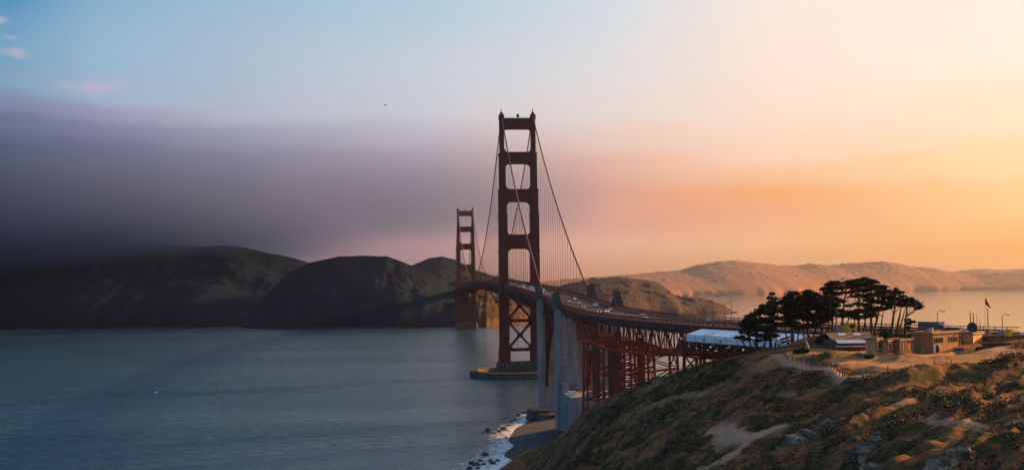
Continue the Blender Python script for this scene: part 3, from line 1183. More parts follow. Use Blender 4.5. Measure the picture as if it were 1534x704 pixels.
def ridge_hill(name, label, outline, Yr, shore, back, mt, ns=260, nt_=70, noise=0.16, wav=260.0, seed=1, tree=0.0, shape=0.75, cliff=0.1, tilt=0.0):
    """a real hill: outline is the skyline of its ridge at depth Yr; shore gives (pixel x, depth) of its waterline"""
    pts = [at(px, py, Yr) for px, py in outline]
    X = np.linspace(pts[0].x, pts[-1].x, ns)
    zr = np.interp(X, [p.x for p in pts], [p.z for p in pts])
    sx = [at(px, 440, Ys).x for px, Ys in shore]
    Ys = np.interp(X, sx, [s[1] for s in shore])
    Ys = Ys + (fbm(X / wav * 1.7, X * 0 + seed, seed + 3, 5) - 0.5) * (Yr - Ys) * 0.5
    tt = np.concatenate([np.linspace(0, 1, nt_), np.linspace(1, 2, 24)[1:]])
    T, XX = np.meshgrid(tt, X, indexing='ij')
    ZR = np.broadcast_to(zr, T.shape)
    YS = np.broadcast_to(Ys, T.shape)
    f = np.clip(T, 0, 1)
    YY = np.where(T <= 1, YS + (Yr - YS) * f, Yr + (T - 1) * back)
    S = (f ** shape) * (1 - cliff) + cliff * smooth01(f / 0.03)
    S = np.where(T > 1, np.clip(1 - (T - 1) ** 1.6 * 1.03, -0.03, 1), S)
    gul = np.abs(fbm(XX / wav, YY / (wav * 1.4), seed, 6, 0.55) - 0.5) * 2
    env = np.sin(np.clip(f, 0, 1) * PI) ** 0.8
    gul = gul * 0.68 + 0.32 * 2 * np.abs(fbm(XX / (wav * 0.28), YY / (wav * 0.42), seed + 60, 5, 0.55) - 0.5)
    Z = ZR * S * (1 - noise * 3.0 * env * (0.42 - gul)) + (fbm(XX / (wav * 0.12), YY / (wav * 0.12), seed + 8, 3) - 0.5) * noise * 9 * np.clip(f * 4, 0, 1)
    if tree:
        Z = Z + tree * np.maximum(0, fbm(XX / 30.0, YY / 30.0, seed + 30, 3) - 0.52) * 5 * smooth01(f * 3)
    Z = np.where(T < 0.004, -4.0, Z)
    n0, n1 = T.shape
    idx = np.arange(n0 * n1).reshape(n0, n1)
    Fq = np.stack([idx[:-1, :-1].ravel(), idx[:-1, 1:].ravel(), idx[1:, 1:].ravel(), idx[1:, :-1].ravel()], 1)
    V = np.stack([XX.ravel(), YY.ravel(), Z.ravel()], 1)
    o = np_mesh(name, V, Fq, mt)
    tag(o, label, 'hill', kind='structure')
    return X, Ys


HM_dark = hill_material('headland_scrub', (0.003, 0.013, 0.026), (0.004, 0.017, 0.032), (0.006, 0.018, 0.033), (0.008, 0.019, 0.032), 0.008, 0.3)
HM_rock = hill_material('headland_dry_cliff', (0.024, 0.02, 0.017), (0.045, 0.032, 0.022), (0.08, 0.05, 0.032), (0.10, 0.055, 0.032), 0.012)
HM_wood = hill_material('wooded_shore', (0.048, 0.032, 0.028), (0.066, 0.044, 0.036), (0.088, 0.056, 0.044), (0.08, 0.05, 0.04), 0.03, 0.5)
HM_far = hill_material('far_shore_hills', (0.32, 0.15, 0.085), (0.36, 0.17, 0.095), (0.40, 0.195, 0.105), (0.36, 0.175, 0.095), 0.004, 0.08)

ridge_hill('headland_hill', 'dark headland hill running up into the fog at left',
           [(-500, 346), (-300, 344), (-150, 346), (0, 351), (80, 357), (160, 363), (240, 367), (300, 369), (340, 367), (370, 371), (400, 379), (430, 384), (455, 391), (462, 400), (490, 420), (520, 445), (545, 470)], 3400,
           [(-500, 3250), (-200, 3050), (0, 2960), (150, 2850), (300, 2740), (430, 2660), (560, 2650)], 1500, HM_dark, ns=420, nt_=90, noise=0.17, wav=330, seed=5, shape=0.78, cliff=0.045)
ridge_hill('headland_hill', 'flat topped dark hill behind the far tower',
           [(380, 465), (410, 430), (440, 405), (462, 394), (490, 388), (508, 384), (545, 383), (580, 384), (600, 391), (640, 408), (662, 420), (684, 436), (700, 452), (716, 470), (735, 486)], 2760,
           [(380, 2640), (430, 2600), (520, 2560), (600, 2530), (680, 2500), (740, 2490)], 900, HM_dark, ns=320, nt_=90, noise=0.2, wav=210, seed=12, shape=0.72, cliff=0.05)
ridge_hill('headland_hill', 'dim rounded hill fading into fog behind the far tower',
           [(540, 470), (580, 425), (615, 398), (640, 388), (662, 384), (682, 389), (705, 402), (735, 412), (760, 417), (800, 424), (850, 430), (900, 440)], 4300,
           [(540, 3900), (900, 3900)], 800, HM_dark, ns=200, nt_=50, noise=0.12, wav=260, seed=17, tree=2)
ridge_hill('headland_cliff', 'dry eroded cliff lit orange below the far end of the deck',
           [(640, 440), (672, 424), (700, 414), (722, 414), (740, 420), (760, 428), (785, 436), (805, 445), (830, 462), (850, 475), (862, 486)], 2920,
           [(640, 2560), (705, 2500), (745, 2540), (800, 2640), (862, 2760)], 700, HM_rock, ns=240, nt_=90, noise=0.24, wav=95, seed=23, shape=0.62, cliff=0.04)
_wood = ridge_hill('wooded_headland', 'wooded headland with a long low point beyond the pylons',
           [(800, 455), (830, 432), (855, 424), (880, 419), (905, 416), (932, 415.5), (955, 418), (978, 421), (995, 428), (1002, 438), (1015, 444), (1035, 445), (1055, 447), (1072, 452), (1084, 462), (1090, 468)], 3650,
           [(800, 3100), (900, 3160), (990, 3280), (1060, 3360), (1092, 3480)], 500, HM_wood, ns=300, nt_=60, noise=0.03, wav=260, seed=31, tree=5, shape=0.6, cliff=0.05)
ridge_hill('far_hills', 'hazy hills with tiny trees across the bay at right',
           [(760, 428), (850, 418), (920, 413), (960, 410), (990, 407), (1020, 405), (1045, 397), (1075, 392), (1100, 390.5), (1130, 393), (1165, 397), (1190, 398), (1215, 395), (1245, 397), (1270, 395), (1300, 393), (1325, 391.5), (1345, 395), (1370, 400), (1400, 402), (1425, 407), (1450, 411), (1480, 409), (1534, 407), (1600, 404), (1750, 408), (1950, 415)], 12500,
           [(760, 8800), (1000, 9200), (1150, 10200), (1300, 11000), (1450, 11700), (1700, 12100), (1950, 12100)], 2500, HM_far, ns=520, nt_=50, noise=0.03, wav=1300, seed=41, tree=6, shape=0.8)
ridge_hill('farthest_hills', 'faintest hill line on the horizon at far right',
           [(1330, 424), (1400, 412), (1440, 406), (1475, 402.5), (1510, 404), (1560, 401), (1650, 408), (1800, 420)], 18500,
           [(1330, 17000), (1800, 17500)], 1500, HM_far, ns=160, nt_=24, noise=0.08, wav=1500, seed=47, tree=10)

# ------------------------------------------------------------------ the suspension bridge
bridge = empty('suspension_bridge', (TS.x, TS.y, 0))
tag(bridge, 'red suspension bridge with two tall towers crossing the strait', 'bridge')
BO = Vector((TS.x, TS.y, 0))


def L_(p):
    """world point -> the bridge's own space"""
    return Vector(p) - BO


AX = Vector((math.cos(heading(0)), math.sin(heading(0)), 0))   # east
AY = DIR.copy()                                                 # south


def tower():
    """one tower: legs, portal struts, cross braces; own space at its foot"""
    root = empty('tower', (0, 0, 0))
    root.parent = bridge

    def W(c, s, z):
        return AX * c + AY * s + Vector((0, 0, z))
    steps = [(12, 24, 9.6, 17.5), (24, 70, 8.2, 15.0), (70, 108, 7.7, 14.0), (108, 139, 7.4, 12.6), (139, 161, 6.9, 11.2), (161, 192.5, 5.6, 9.6), (192.5, 223.5, 3.9, 8.0), (223.5, 226, 4.6, 8.6), (226, 228, 2.6, 4.4)]
    for sgn in (-1, 1):
        b = MB()
        for (z0, z1, w, d) in steps:
            w1, d1 = w * 0.985, d * 0.985
            lo = [W(sgn * 13.7 + a * w / 2, q * d / 2, z0) for a, q in ((-1, -1), (1, -1), (1, 1), (-1, 1))]
            hi = [W(sgn * 13.7 + a * w1 / 2, q * d1 / 2, z1) for a, q in ((-1, -1), (1, -1), (1, 1), (-1, 1))]
            b.add(lo + hi, [(3, 2, 1, 0), (4, 5, 6, 7), (0, 1, 5, 4), (1, 2, 6, 5), (2, 3, 7, 6), (3, 0, 4, 7)])
            if z1 - z0 > 15:   # raised vertical fluting on the south and north faces
                for q in (-1, 1):
                    for a in (-0.26, 0.26):
                        b.beam(W(sgn * 13.7 + a * w, q * (d / 2 - 0.05), z0 + 1), W(sgn * 13.7 + a * w1, q * (d1 / 2 - 0.05), z1 - 1), w * 0.2, 0.7, up=tuple(AY))
                for q in (-1, 1):   # ledge at the head of the stage
                    b.beam(W(sgn * 13.7 - w / 2 - 0.3, q * (d / 2 - 0.2), z1 - 0.8), W(sgn * 13.7 + w / 2 + 0.3, q * (d / 2 - 0.2), z1 - 0.8), 0.9, 1.5)
        b.build('leg', M['orange'], root)
        f = MB()
        f.lathe([(1.3, 0), (1.3, 0.8), (0.55, 1.4), (0.5, 3.4), (0.2, 4.2), (0.12, 5.4)], tuple(W(sgn * 13.7, 0, 226.8)), 8)
        f.build('finial', M['orange'], root)
    for (zb, zt, wi, d, r) in ((213.5, 223.0, 11.9, 6.5, 3.2), (183.3, 193.4, 11.0, 8.2, 4.0), (150.2, 161.2, 10.3, 9.6, 4.5), (109.5, 121.8, 10.0, 10.6, 5.0)):
        pl = []

        def arc(cx, cz, a0, a1):
            for k in range(7):
                a = R(a0 + (a1 - a0) * k / 6)
                pl.append((cx + r * math.cos(a), cz + r * math.sin(a)))
        pl.append((-wi - 1.2, zb - r))
        arc(-wi + r, zb - r, 180, 90)
        arc(wi - r, zb - r, 90, 0)
        pl.append((wi + 1.2, zb - r))
        top = zt < 220
        if top:
            pl.append((wi + 1.2, zt + r * 0.6))
            for k in range(7):
                a = R(0 - 90 * k / 6)
                pl.append((wi - r * 0.6 + r * 0.6 * math.cos(a), zt + r * 0.6 + r * 0.6 * math.sin(a)))
            for k in range(7):
                a = R(-90 - 90 * k / 6)
                pl.append((-wi + r * 0.6 + r * 0.6 * math.cos(a), zt + r * 0.6 + r * 0.6 * math.sin(a)))
            pl.append((-wi - 1.2, zt + r * 0.6))
        else:
            pl += [(wi + 1.2, zt), (-wi - 1.2, zt)]
        b = MB()
        b.prism(pl, lambda a, z, k: W(a, (k - 0.5) * d, z))
        nrib = 9
        for k in range(nrib):   # art deco vertical ribs on the face of the strut
            c = -wi + 2 * wi * (k + 0.5) / nrib
            for q in (-1, 1):
                b.beam(W(c, q * (d / 2 + 0.1), zb + 1.0), W(c, q * (d / 2 + 0.1), zt - 0.8), 0.9, 0.5, up=tuple(AY))
        b.build('portal_strut', M['orange'], root)
    b = MB()   # handrail and beacon on top
    for k in range(12):
        c = -10.5 + 21 * k / 11
        b.beam(W(c, -2.8, 223), W(c, -2.8, 224.6), 0.25)
    b.beam(W(-10.5, -2.8, 224.4), W(10.5, -2.8, 224.4), 0.2)
    b.build('railing', M['orange'], root)
    b = MB()
    b.lathe([(0.5, 0), (0.45, 1.2), (1.1, 1.6), (1.55, 2.6), (1.3, 3.6), (0.5, 4.1)], tuple(W(0.8, 0, 222.9)), 12)
    b.build('beacon', M['dark_metal'], root, smooth=True)
    for z0 in (22.6, 47.5):
        b = MB()
        b.beam(W(-10.2, 0, z0), W(10.2, 0, z0), 9.0, 2.6)
        b.build('cross_strut', M['orange'], root)
    for (z0, z1) in ((24.0, 46.2), (48.8, 72.0)):
        b = MB()
        for q in (-4, 4):
            b.beam(W(-10, q, z0), W(10, q, z1), 2.1, 1.5)
            b.beam(W(10, q, z0), W(-10, q + 0.12, z1), 2.1, 1.5)
            b.box(tuple(W(0, q, (z0 + z1) / 2)), (4.2, 1.9, 4.2), heading(0))
            for sg in (-1, 1):
                for zz in (z0, z1):
                    b.prism([(sg * 10.2, zz - 3), (sg * 6.4, zz), (sg * 10.2, zz + 3)], lambda a, z, k: W(a, q + (k - 0.5) * 1.75, z))
        b.build('cross_brace', M['orange'], root)
    return root


t_near = tower()
t_near['label'] = 'dark near tower standing in the water on a broad concrete fender'
# concrete pier under the near tower
b = MB()


def Wb(c, s, z):
    return AX * c + AY * s + Vector((0, 0, z))


def sup(a, bb, n, z, ex=3.2):
    out = []
    for k in range(n):
        t = 2 * PI * k / n
        ct, st = math.cos(t), math.sin(t)
        out.append(Wb(a * abs(ct) ** (2 / ex) * (1 if ct >= 0 else -1), bb * abs(st) ** (2 / ex) * (1 if st >= 0 else -1), z))
    return out


n = 48
rings = [sup(20.6, 13.2, n, -5, 8), sup(20.6, 13.2, n, 10.6, 8), sup(19.8, 12.4, n, 10.6, 8), sup(19.6, 12.2, n, 12.4, 8)]
vs = [p for rg in rings for p in rg]
fs = [(i * n + k, i * n + (k + 1) % n, (i + 1) * n + (k + 1) % n, (i + 1) * n + k) for i in range(3) for k in range(n)] + [tuple(range(3 * n, 4 * n))]
b.add(vs, fs)
for k in range(11):
    c = -18.5 + 37 * k / 10
    b.beam(Wb(c, 13.2, -2), Wb(c, 13.2, 10.2), 1.1, 0.9, up=tuple(AY))
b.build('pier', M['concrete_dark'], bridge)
b = MB()
n = 64
rings = [sup(44, 44, n, -5, 2.6), sup(44, 44, n, 4.6, 2.6), sup(43.4, 43.4, n, 5.2, 2.6), sup(37, 37, n, 5.2, 2.6), sup(36.6, 36.6, n, -5, 2.6)]
vs = [p for rg in rings for p in rg]
b.add(vs, [(i * n + k, i * n + (k + 1) % n, (i + 1) * n + (k + 1) % n, (i + 1) * n + k) for i in range(4) for k in range(n)])
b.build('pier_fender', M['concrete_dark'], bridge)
t_far = copy_tree(t_near, bridge)
t_far.location = TN - TS
t_far['label'] = 'hazy far tower at the foot of the headland with its top in fog'
b = MB()
rings = [[p + (TN - TS) for p in sup(20.6, 13.2, 48, -5, 8)], [p + (TN - TS) for p in sup(20.0, 12.8, 48, 12.4, 8)]]
n = 48
b.add(rings[0] + rings[1], [(k, (k + 1) % n, (k + 1) % n + n, k + n) for k in range(n)] + [tuple(range(n, 2 * n))])
b.build('pier', M['concrete_dark'], bridge)

# ---- deck, swept along the alignment
S_BEG, S_END = -SPAN - 410.0, PY2 + 345.0


def svals(a, b_, st):
    k = max(1, int(round((b_ - a) / st)))
    return [a + (b_ - a) * i / k for i in range(k + 1)]


def sweep(sl, sect):
    mbx = MB()
    n = len(sect)
    for s in sl:
        for c, dz in sect:
            mbx.v.append(tuple(L_(BP(s, c, dz))))
    for i in range(len(sl) - 1):
        for k in range(n):
            mbx.f.append((i * n + k, i * n + (k + 1) % n, (i + 1) * n + (k + 1) % n, (i + 1) * n + k))
            mbx.mi.append(0)
    mbx.f.append(tuple(range(n))[::-1])
    mbx.f.append(tuple(range((len(sl) - 1) * n, len(sl) * n)))
    mbx.mi += [0, 0]
    return mbx


sl = svals(S_BEG, S_END, 10.0)
sweep(sl, [(-9.3, -0.9), (9.3, -0.9), (9.3, 0.0), (-9.3, 0.0)]).build('roadway', M['asphalt'], bridge)
for sg in (-1, 1):
    a, c = sorted((sg * 9.3, sg * 13.0))
    sweep(sl, [(a, -1.0), (c, -1.0), (c, 0.28), (a, 0.28)]).build('sidewalk', M['asphalt'], bridge)
    a, c = sorted((sg * 13.0, sg * 13.7))
    sweep(sl, [(a, -1.9), (c, -1.9), (c, 0.34), (a, 0.34)]).build('fascia', M['orange'], bridge)
b = MB()
for s in svals(-SPAN, S_END - 10, 12.0):     # lane dashes, painted sheets above the asphalt
    for c in (-6.1, -3.0, 0.0, 3.0, 6.1):
        b.add([L_(BP(s + ds, c + dc, 0.012)) for ds, dc in ((0, -0.08), (3.6, -0.08), (3.6, 0.08), (0, 0.08))], [(0, 1, 2, 3)])
b.build('lane_marking', M['paint_white'], bridge)
for sg in (-1, 1):
    b = MB()
    ss = svals(-SPAN, S_END, 3.8)
    for s0, s1 in zip(ss[:-1], ss[1:]):
        c = sg * 13.3
        b.beam(L_(BP(s0, c, 0.3)), L_(BP(s0, c, 1.65)), 0.22)
        b.beam(L_(BP(s0, c, 1.62)), L_(BP(s1, c, 1.62)), 0.22, 0.16)
        b.beam(L_(BP(s0, c, 0.55)), L_(BP(s1, c, 0.55)), 0.12, 0.12)
        if s0 > -120:
            for k in range(1, 5):
                f = s0 + (s1 - s0) * k / 5
                b.beam(L_(BP(f, c, 0.5)), L_(BP(f, c, 1.6)), 0.09)
    b.build('railing', M['orange'], bridge)
    b = MB()   # kerb rail between traffic and walkway
    for s0, s1 in zip(ss[:-1], ss[1:]):
        b.beam(L_(BP(s0, sg * 9.5, 0.25)), L_(BP(s0, sg * 9.5, 1.05)), 0.16)
        b.beam(L_(BP(s0, sg * 9.5, 0.95)), L_(BP(s1, sg * 9.5, 0.95)), 0.12, 0.3)
    b.build('kerb_rail', M['orange'], bridge)


def side_truss(mbx, s0, s1, c, top, bot, pan, ch=0.9, web=0.6):
    ss = svals(s0, s1, pan)
    for i, (a, d) in enumerate(zip(ss[:-1], ss[1:])):
        ta, td = L_(BP(a, c, top)), L_(BP(d, c, top))
        ba, bd = L_(BP(a, c, bot(a))), L_(BP(d, c, bot(d)))
        mbx.beam(ta, td, ch, ch)
        mbx.beam(ba, bd, ch, ch)
        mbx.beam(ta, ba, web)
        if i % 2:
            mbx.beam(ta, bd, web, web * 1.1)
        else:
            mbx.beam(ba, td, web, web * 1.1)
    mbx.beam(td, bd, web)


for sg in (-1, 1):
    b = MB()
    side_truss(b, -SPAN - 400, PY1 - 5, sg * 13.2, -2.0, lambda s: -8.8, 7.62, 1.0, 0.7)
    b.build('stiffening_truss', M['orange_dark'], bridge)
b = MB()   # floor beams and bottom laterals under the main and side spans
for s in svals(-SPAN - 400, PY1 - 5, 7.62):
    b.beam(L_(BP(s, -13, -2.0)), L_(BP(s, 13, -2.0)), 0.6, 2.0)
    b.beam(L_(BP(s, -13, -8.8)), L_(BP(s, 13, -8.8)), 0.5, 0.8)
for s in svals(-SPAN - 400, PY1 - 20, 15.24)[:-1]:
    b.beam(L_(BP(s, -13, -8.75)), L_(BP(s + 15.24, 13, -8.75)), 0.5)
    b.beam(L_(BP(s, 13, -8.7)), L_(BP(s + 15.24, -13, -8.7)), 0.5)
b.build('floor_beams', M['orange_dark'], bridge)

# ---- cables and suspenders
TOPZ = 226.0


def cable_z(s):
    if -SPAN <= s <= 0:
        u = (s + SPAN / 2) / (SPAN / 2)
        return 88.0 + (TOPZ - 88.0) * u * u
    if s > 0:
        u = s / PY1
        return TOPZ + (74.0 - TOPZ) * u - 4 * 10.5 * u * (1 - u)
    u = (-SPAN - s) / PY1
    return TOPZ + (76.0 - TOPZ) * u - 4 * 10.5 * u * (1 - u)


for sg in (-1, 1):
    b = MB()
    ss = svals(-SPAN - PY1, -SPAN, 24) + svals(-SPAN, 0, 24)[1:] + svals(0, PY1, 16)[1:]
    b.tube([L_(BZ(s, sg * 13.7, cable_z(s))) for s in ss], 0.52, 8)
    b.build('main_cable', M['orange'], bridge, smooth=True)
near, rest = [], []
for sg in (-1, 1):
    for k in range(1, 22):
        near.append((k * 15.24, sg))
    for k in range(1, 84):
        (near if k <= 29 else rest).append((-k * 15.24, sg))
    for k in range(1, 22):
        rest.append((-SPAN - k * 15.24, sg))


def suspender(mbx, s, sg):
    for ds in (-0.35, 0.35):
        mbx.beam(L_(BZ(s + ds, sg * 13.7, cable_z(s))), L_(BP(s + ds, sg * 13.7, 0.3)), 0.13)


for s, sg in near:
    b = MB()
    suspender(b, s, sg)
    b.build('suspender', M['orange'], bridge)
b = MB()
for s, sg in rest:
    suspender(b, s, sg)
b.build('suspenders', M['orange'], bridge)['kind'] = 'stuff'


# ---- concrete pylons that frame the arch span
def pylon(s, zt_b, housing=0.0):
    root = empty('pylon', (0, 0, 0))
    root.parent = bridge
    zr = deck_z(s)

    def W(c, q, z):
        p = L_(BZ(s + q, c, z))
        return p
    for sg in (-1, 1):
        def blk(mbx, c0, c1, q0, q1, z0, z1, tp_=0.0):
            lo = [W(sg * a, q, z0) for a, q in ((c0, q0), (c1, q0), (c1, q1), (c0, q1))]
            hi = [W(sg * a, q, z1) for a, q in ((c0 + tp_, q0 + tp_), (c1 - tp_, q0 + tp_), (c1 - tp_, q1 - tp_), (c0 + tp_, q1 - tp_))]
            mbx.add(lo + hi, [(3, 2, 1, 0), (4, 5, 6, 7), (0, 1, 5, 4), (1, 2, 6, 5), (2, 3, 7, 6), (3, 0, 4, 7)])
        b = MB()
        blk(b, 5.0, 13.9, -5.5, 5.7, -3, zr - 2.6, 0.12)
        blk(b, 13.92, 16.6, -6.0, 6.0, -3, zr - 1.0, 0.12)
        b.build('shaft', M['concrete'], root)
        b = MB()
        blk(b, 13.74, 18.2, -5.2, 5.2, zr - 1.0, zr + 3.6, 0.1)
        blk(b, 14.1, 17.4, -3.9, 2.4, zr + 3.6, zr + 7.4, 0.12)
        blk(b, 14.5, 16.9, -3.0, 1.2, zr + 7.4, zr + 8.1, 0.1)
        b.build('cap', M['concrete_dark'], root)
    b = MB()
    lo, hi = W(-4.6, -4, zr - 22), W(4.6, 4, zr - 9.6)
    vs = [W(c, q, z) for z in (zr - 22, zr - 9.7) for c, q in ((-5.2, -4.4), (5.2, -4.4), (5.2, 4.4), (-5.2, 4.4))]
    b.add(vs, [(3, 2, 1, 0), (4, 5, 6, 7), (0, 1, 5, 4), (1, 2, 6, 5), (2, 3, 7, 6), (3, 0, 4, 7)])
    b.build('crosshead', M['concrete'], root)
    return root


p1 = pylon(PY1, 0)
p1['label'] = 'far pylon pair standing at the waterline by the beach'
p2 = pylon(PY2, 0)
p2['label'] = 'near pylon pair with pale streaked concrete beside the viaduct'
# steel arch between the pylons
for sg in (-1, 1):
    b = MB()
    c = sg * 12.4
    A0, A1 = PY1 + 6, PY2 - 6

    def rib(s, off):
        u = (s - (A0 + A1) / 2) / ((A1 - A0) / 2)
        return L_(BZ(s, c, 51.0 - 33.0 * u * u + off))
    ss = svals(A0, A1, 7.0)
    for i, (a, d) in enumerate(zip(ss[:-1], ss[1:])):
        b.beam(rib(a, 0), rib(d, 0), 1.1)
        b.beam(rib(a, 5), rib(d, 5), 1.1)
        b.beam(rib(a, 0), rib(a, 5), 0.6)
        b.beam(rib(a, 0), rib(d, 5), 0.5)
        b.beam(rib(a, 5), L_(BP(a, c, -9.0)), 0.8)
    b.build('arch', M['orange_dark'], bridge)
b = MB()
for sg in (-1, 1):
    side_truss(b, PY1 + 5.6, PY2 - 5.6, sg * 13.2, -2.0, lambda s: -9.0, 7.0, 1.0, 0.7)
for s in svals(PY1 + 6, PY2 - 6, 7):
    b.beam(L_(BP(s, -13, -8.9)), L_(BP(s, 13, -8.9)), 0.6, 1.0)
    b.beam(L_(BP(s, -13, -2)), L_(BP(s, 13, -2)), 0.6, 2)
b.build('arch_deck_truss', M['orange_dark'], bridge)
# anchorage block on the beach side of the near pylon
b = MB()


def slab(mbx, s0, s1, c0, c1, z0, z1):
    vs = [L_(BZ(s, c, z)) for z in (z0, z1) for s, c in ((s0, c0), (s0, c1), (s1, c1), (s1, c0))]
    mbx.add(vs, [(3, 2, 1, 0), (4, 5, 6, 7), (0, 1, 5, 4), (1, 2, 6, 5), (2, 3, 7, 6), (3, 0, 4, 7)])


slab(b, PY2 + 6.1, PY2 + 52, -15.0, 18.0, -3, 23.0)
for k in range(4):
    slab(b, PY2 + 8 + k * 12, PY2 + 10 + k * 12, -15.5, -14.9, -2, 22.0)
slab(b, PY2 + 6.3, PY2 + 17, -14.8, -11.5, 22.9, 27.5)
b.build('anchorage', M['concrete'], bridge)


# ---- viaduct beyond the pylons
def via_bot(s):
    t = s - PY2
    return -12.6 + 2.2 * smooth01(np.array([(t - 150) / 60.0]))[0] + (abs(((t % 62) - 31) / 31.0) ** 2 * -1.2)


V0, V1 = PY2 + 44.0, PY2 + 232.0
for sg in (-1, 1):
    b = MB()
    side_truss(b, V0, V1, sg * 11.6, -2.4, via_bot, 7.6, 0.8, 0.42)
    b.build('viaduct_truss', M['rust'], bridge)
for sg in (-1, 1):   # plate girder between pylon and first truss
    b = MB()
    for s0, s1 in zip(svals(PY2 + 5.9, V0, 6)[:-1], svals(PY2 + 5.9, V0, 6)[1:]):
        b.beam(L_(BP(s0, sg * 12.0, -3.2)), L_(BP(s1, sg * 12.0, -3.2)), 0.5, 3.0)
    b.build('girder', M['orange_dark'], bridge)
b = MB()
for s in svals(V0, V1, 7.6):
    b.beam(L_(BP(s, -12.6, -2.3)), L_(BP(s, 12.6, -2.3)), 0.5, 1.8)
    b.beam(L_(BP(s, -11.6, via_bot(s))), L_(BP(s, 11.6, via_bot(s))), 0.4, 0.6)
b.build('viaduct_floor_beams', M['rust'], bridge)
for sg in (-1, 1):   # pipe along the outside of the deck
    b = MB()
    b.tube([L_(BP(s, sg * 14.0, -2.6)) for s in svals(PY2 + 6, PY2 + 240, 8)], 0.22, 6)
    b.build('service_pipe', M['concrete_dark'], bridge)


def trestle(t, wid=23.0, lng=13.0, conc=False):
    root = empty('trestle_tower', (0, 0, 0))
    root.parent = bridge
    s0 = PY2 + t
    feet = {}
    heads = {}
    for i, ds in enumerate((-lng / 2, lng / 2)):
        for sg in (-1, 1):
            p = BP(s0 + ds, sg * wid / 2)
            g = ground_z(p.x, p.y) - 1.0
            if t < 58:
                g = max(g, 22.6)
            q = BP(s0 + ds * 0.8, sg * wid / 2 * 0.94, via_bot(s0))
            feet[i, sg] = L_(Vector((p.x, p.y, g)))
            heads[i, sg] = L_(q)
            b = MB()
            b.beam(feet[i, sg], heads[i, sg], 1.0)
            b.build('leg', M['rust'], root)
    b = MB()

    def pt(i, sg, f):
        return feet[i, sg].lerp(heads[i, sg], f)
    nl = 3
    for (a, c) in (((0, -1), (0, 1)), ((1, -1), (1, 1)), ((0, -1), (1, -1)), ((0, 1), (1, 1))):
        for k in range(nl):
            f0, f1 = k / nl + 0.03, (k + 1) / nl
            b.beam(pt(*a, f0), pt(*c, f1), 0.42)
            b.beam(pt(*c, f0), pt(*a, f1), 0.42)
            b.beam(pt(*a, f1), pt(*c, f1), 0.7)
    b.build('bracing', M['rust'], root)
    return root


for t in (68, 106, 142, 222):
    trestle(t)
for t, c in ((48, -3), (48, 8), (100, -5), (100, 8)):     # tall concrete columns among the steel
    b = MB()
    p = BP(PY2 + t, c)
    g = ground_z(p.x, p.y) - 2
    q = L_(BP(PY2 + t, c, -10))
    b.prism([(-1.7, -1.7), (1.7, -1.7), (1.7, 1.7), (-1.7, 1.7)], lambda a, d, k: Vector((q.x + a * (1 - 0.1 * k), q.y + d * (1 - 0.1 * k), g if k == 0 else q.z)))
    b.build('column', M['concrete_dark'], bridge)
# timber-like dark bents below the sheeted length
for t in range(236, 330, 12):
    b = MB()
    s = PY2 + t
    hd = heading(s)
    for c in (-19.0, -12.0, -5.0, 3.0, 11.0):
        p = BP(s, c)
        g = ground_z(p.x, p.y) - 1
        b.beam(L_(Vector((p.x, p.y, g))), L_(BP(s, c, -4.4)), 0.9)
    b.beam(L_(BP(s, -20, -4.6)), L_(BP(s, 12, -4.6)), 0.8, 1.0)
    b.beam(L_(BP(s, -19, -9.0)), L_(BP(s, 11, -9.0)), 0.6, 0.7)
    for c in (-19.0, -12.0, -5.0, 3.0):
        b.beam(L_(BP(s, c, -9)), L_(BP(s, c + 7, -4.6)), 0.4)
        b.beam(L_(BP(s, c + 7, -9)), L_(BP(s, c, -4.6)), 0.4)
    b.build('bent', M['orange_dark'], bridge)
b = MB()
side_truss(b, PY2 + 232, PY2 + 330, -19.4, -4.6, lambda s: -7.0, 4.0, 0.5, 0.35)
b.build('service_truss', M['orange_dark'], bridge)
b = MB()
side_truss(b, PY2 + 232, PY2 + 330, -12.4, -2.2, lambda s: -7.0, 4.0, 0.5, 0.35)
b.build('service_truss', M['orange_dark'], bridge)

# ------------------------------------------------------------------ white sheeted work enclosure hung beside the viaduct
enc_o = BP(PY2 + 284, -17, -4)
enc = empty('work_enclosure', tuple(enc_o))
tag(enc, 'long white sheeted work enclosure slung along the viaduct behind the grove', 'enclosure')


def EL(s, c, dz):
    return BP(s, c, dz) - enc_o


ss = svals(PY2 + 240, PY2 + 336, 3.0)
b = MB()
for s0, s1 in zip(ss[:-1], ss[1:]):
    sag = 0.10 * math.sin(s0 * 1.7)
    b.add([EL(s0, -14.4, -0.55), EL(s1, -14.4, -0.55), EL(s1, -19.8, -2.15 + sag), EL(s0, -19.8, -2.15 - sag)], [(0, 1, 2, 3)])
b.build('roof_sheet', M['white_sheet'], enc)
b = MB()
for s0, s1 in zip(ss[:-1], ss[1:]):
    b.add([EL(s0, -19.85, -2.2), EL(s1, -19.85, -2.2), EL(s1, -19.95, -4.3), EL(s0, -19.95, -4.3)], [(0, 1, 2, 3)])
s0, s1 = ss[0], ss[-1]
for s in (s0, s1):
    b.add([EL(s, -14.4, -0.6), EL(s, -19.8, -2.2), EL(s, -19.9, -4.3), EL(s, -14.4, -4.3)], [(0, 1, 2, 3)])
b.build('side_sheet', M['white_sheet'], enc)
b = MB()
for s in svals(PY2 + 240.2, PY2 + 335.8, 6.4):
    b.beam(EL(s, -20.08, -4.4), EL(s, -20.0, -2.1), 0.12)
b.beam(EL(PY2 + 240, -20.1, -4.4), EL(PY2 + 336, -20.1, -4.4), 0.3)
for s0, s1 in zip(ss[:-1], ss[1:]):
    b.beam(EL(s0, -20.05, -3.3), EL(s1, -20.05, -3.3), 0.08)
b.build('scaffold_pole', M['grey'], enc)
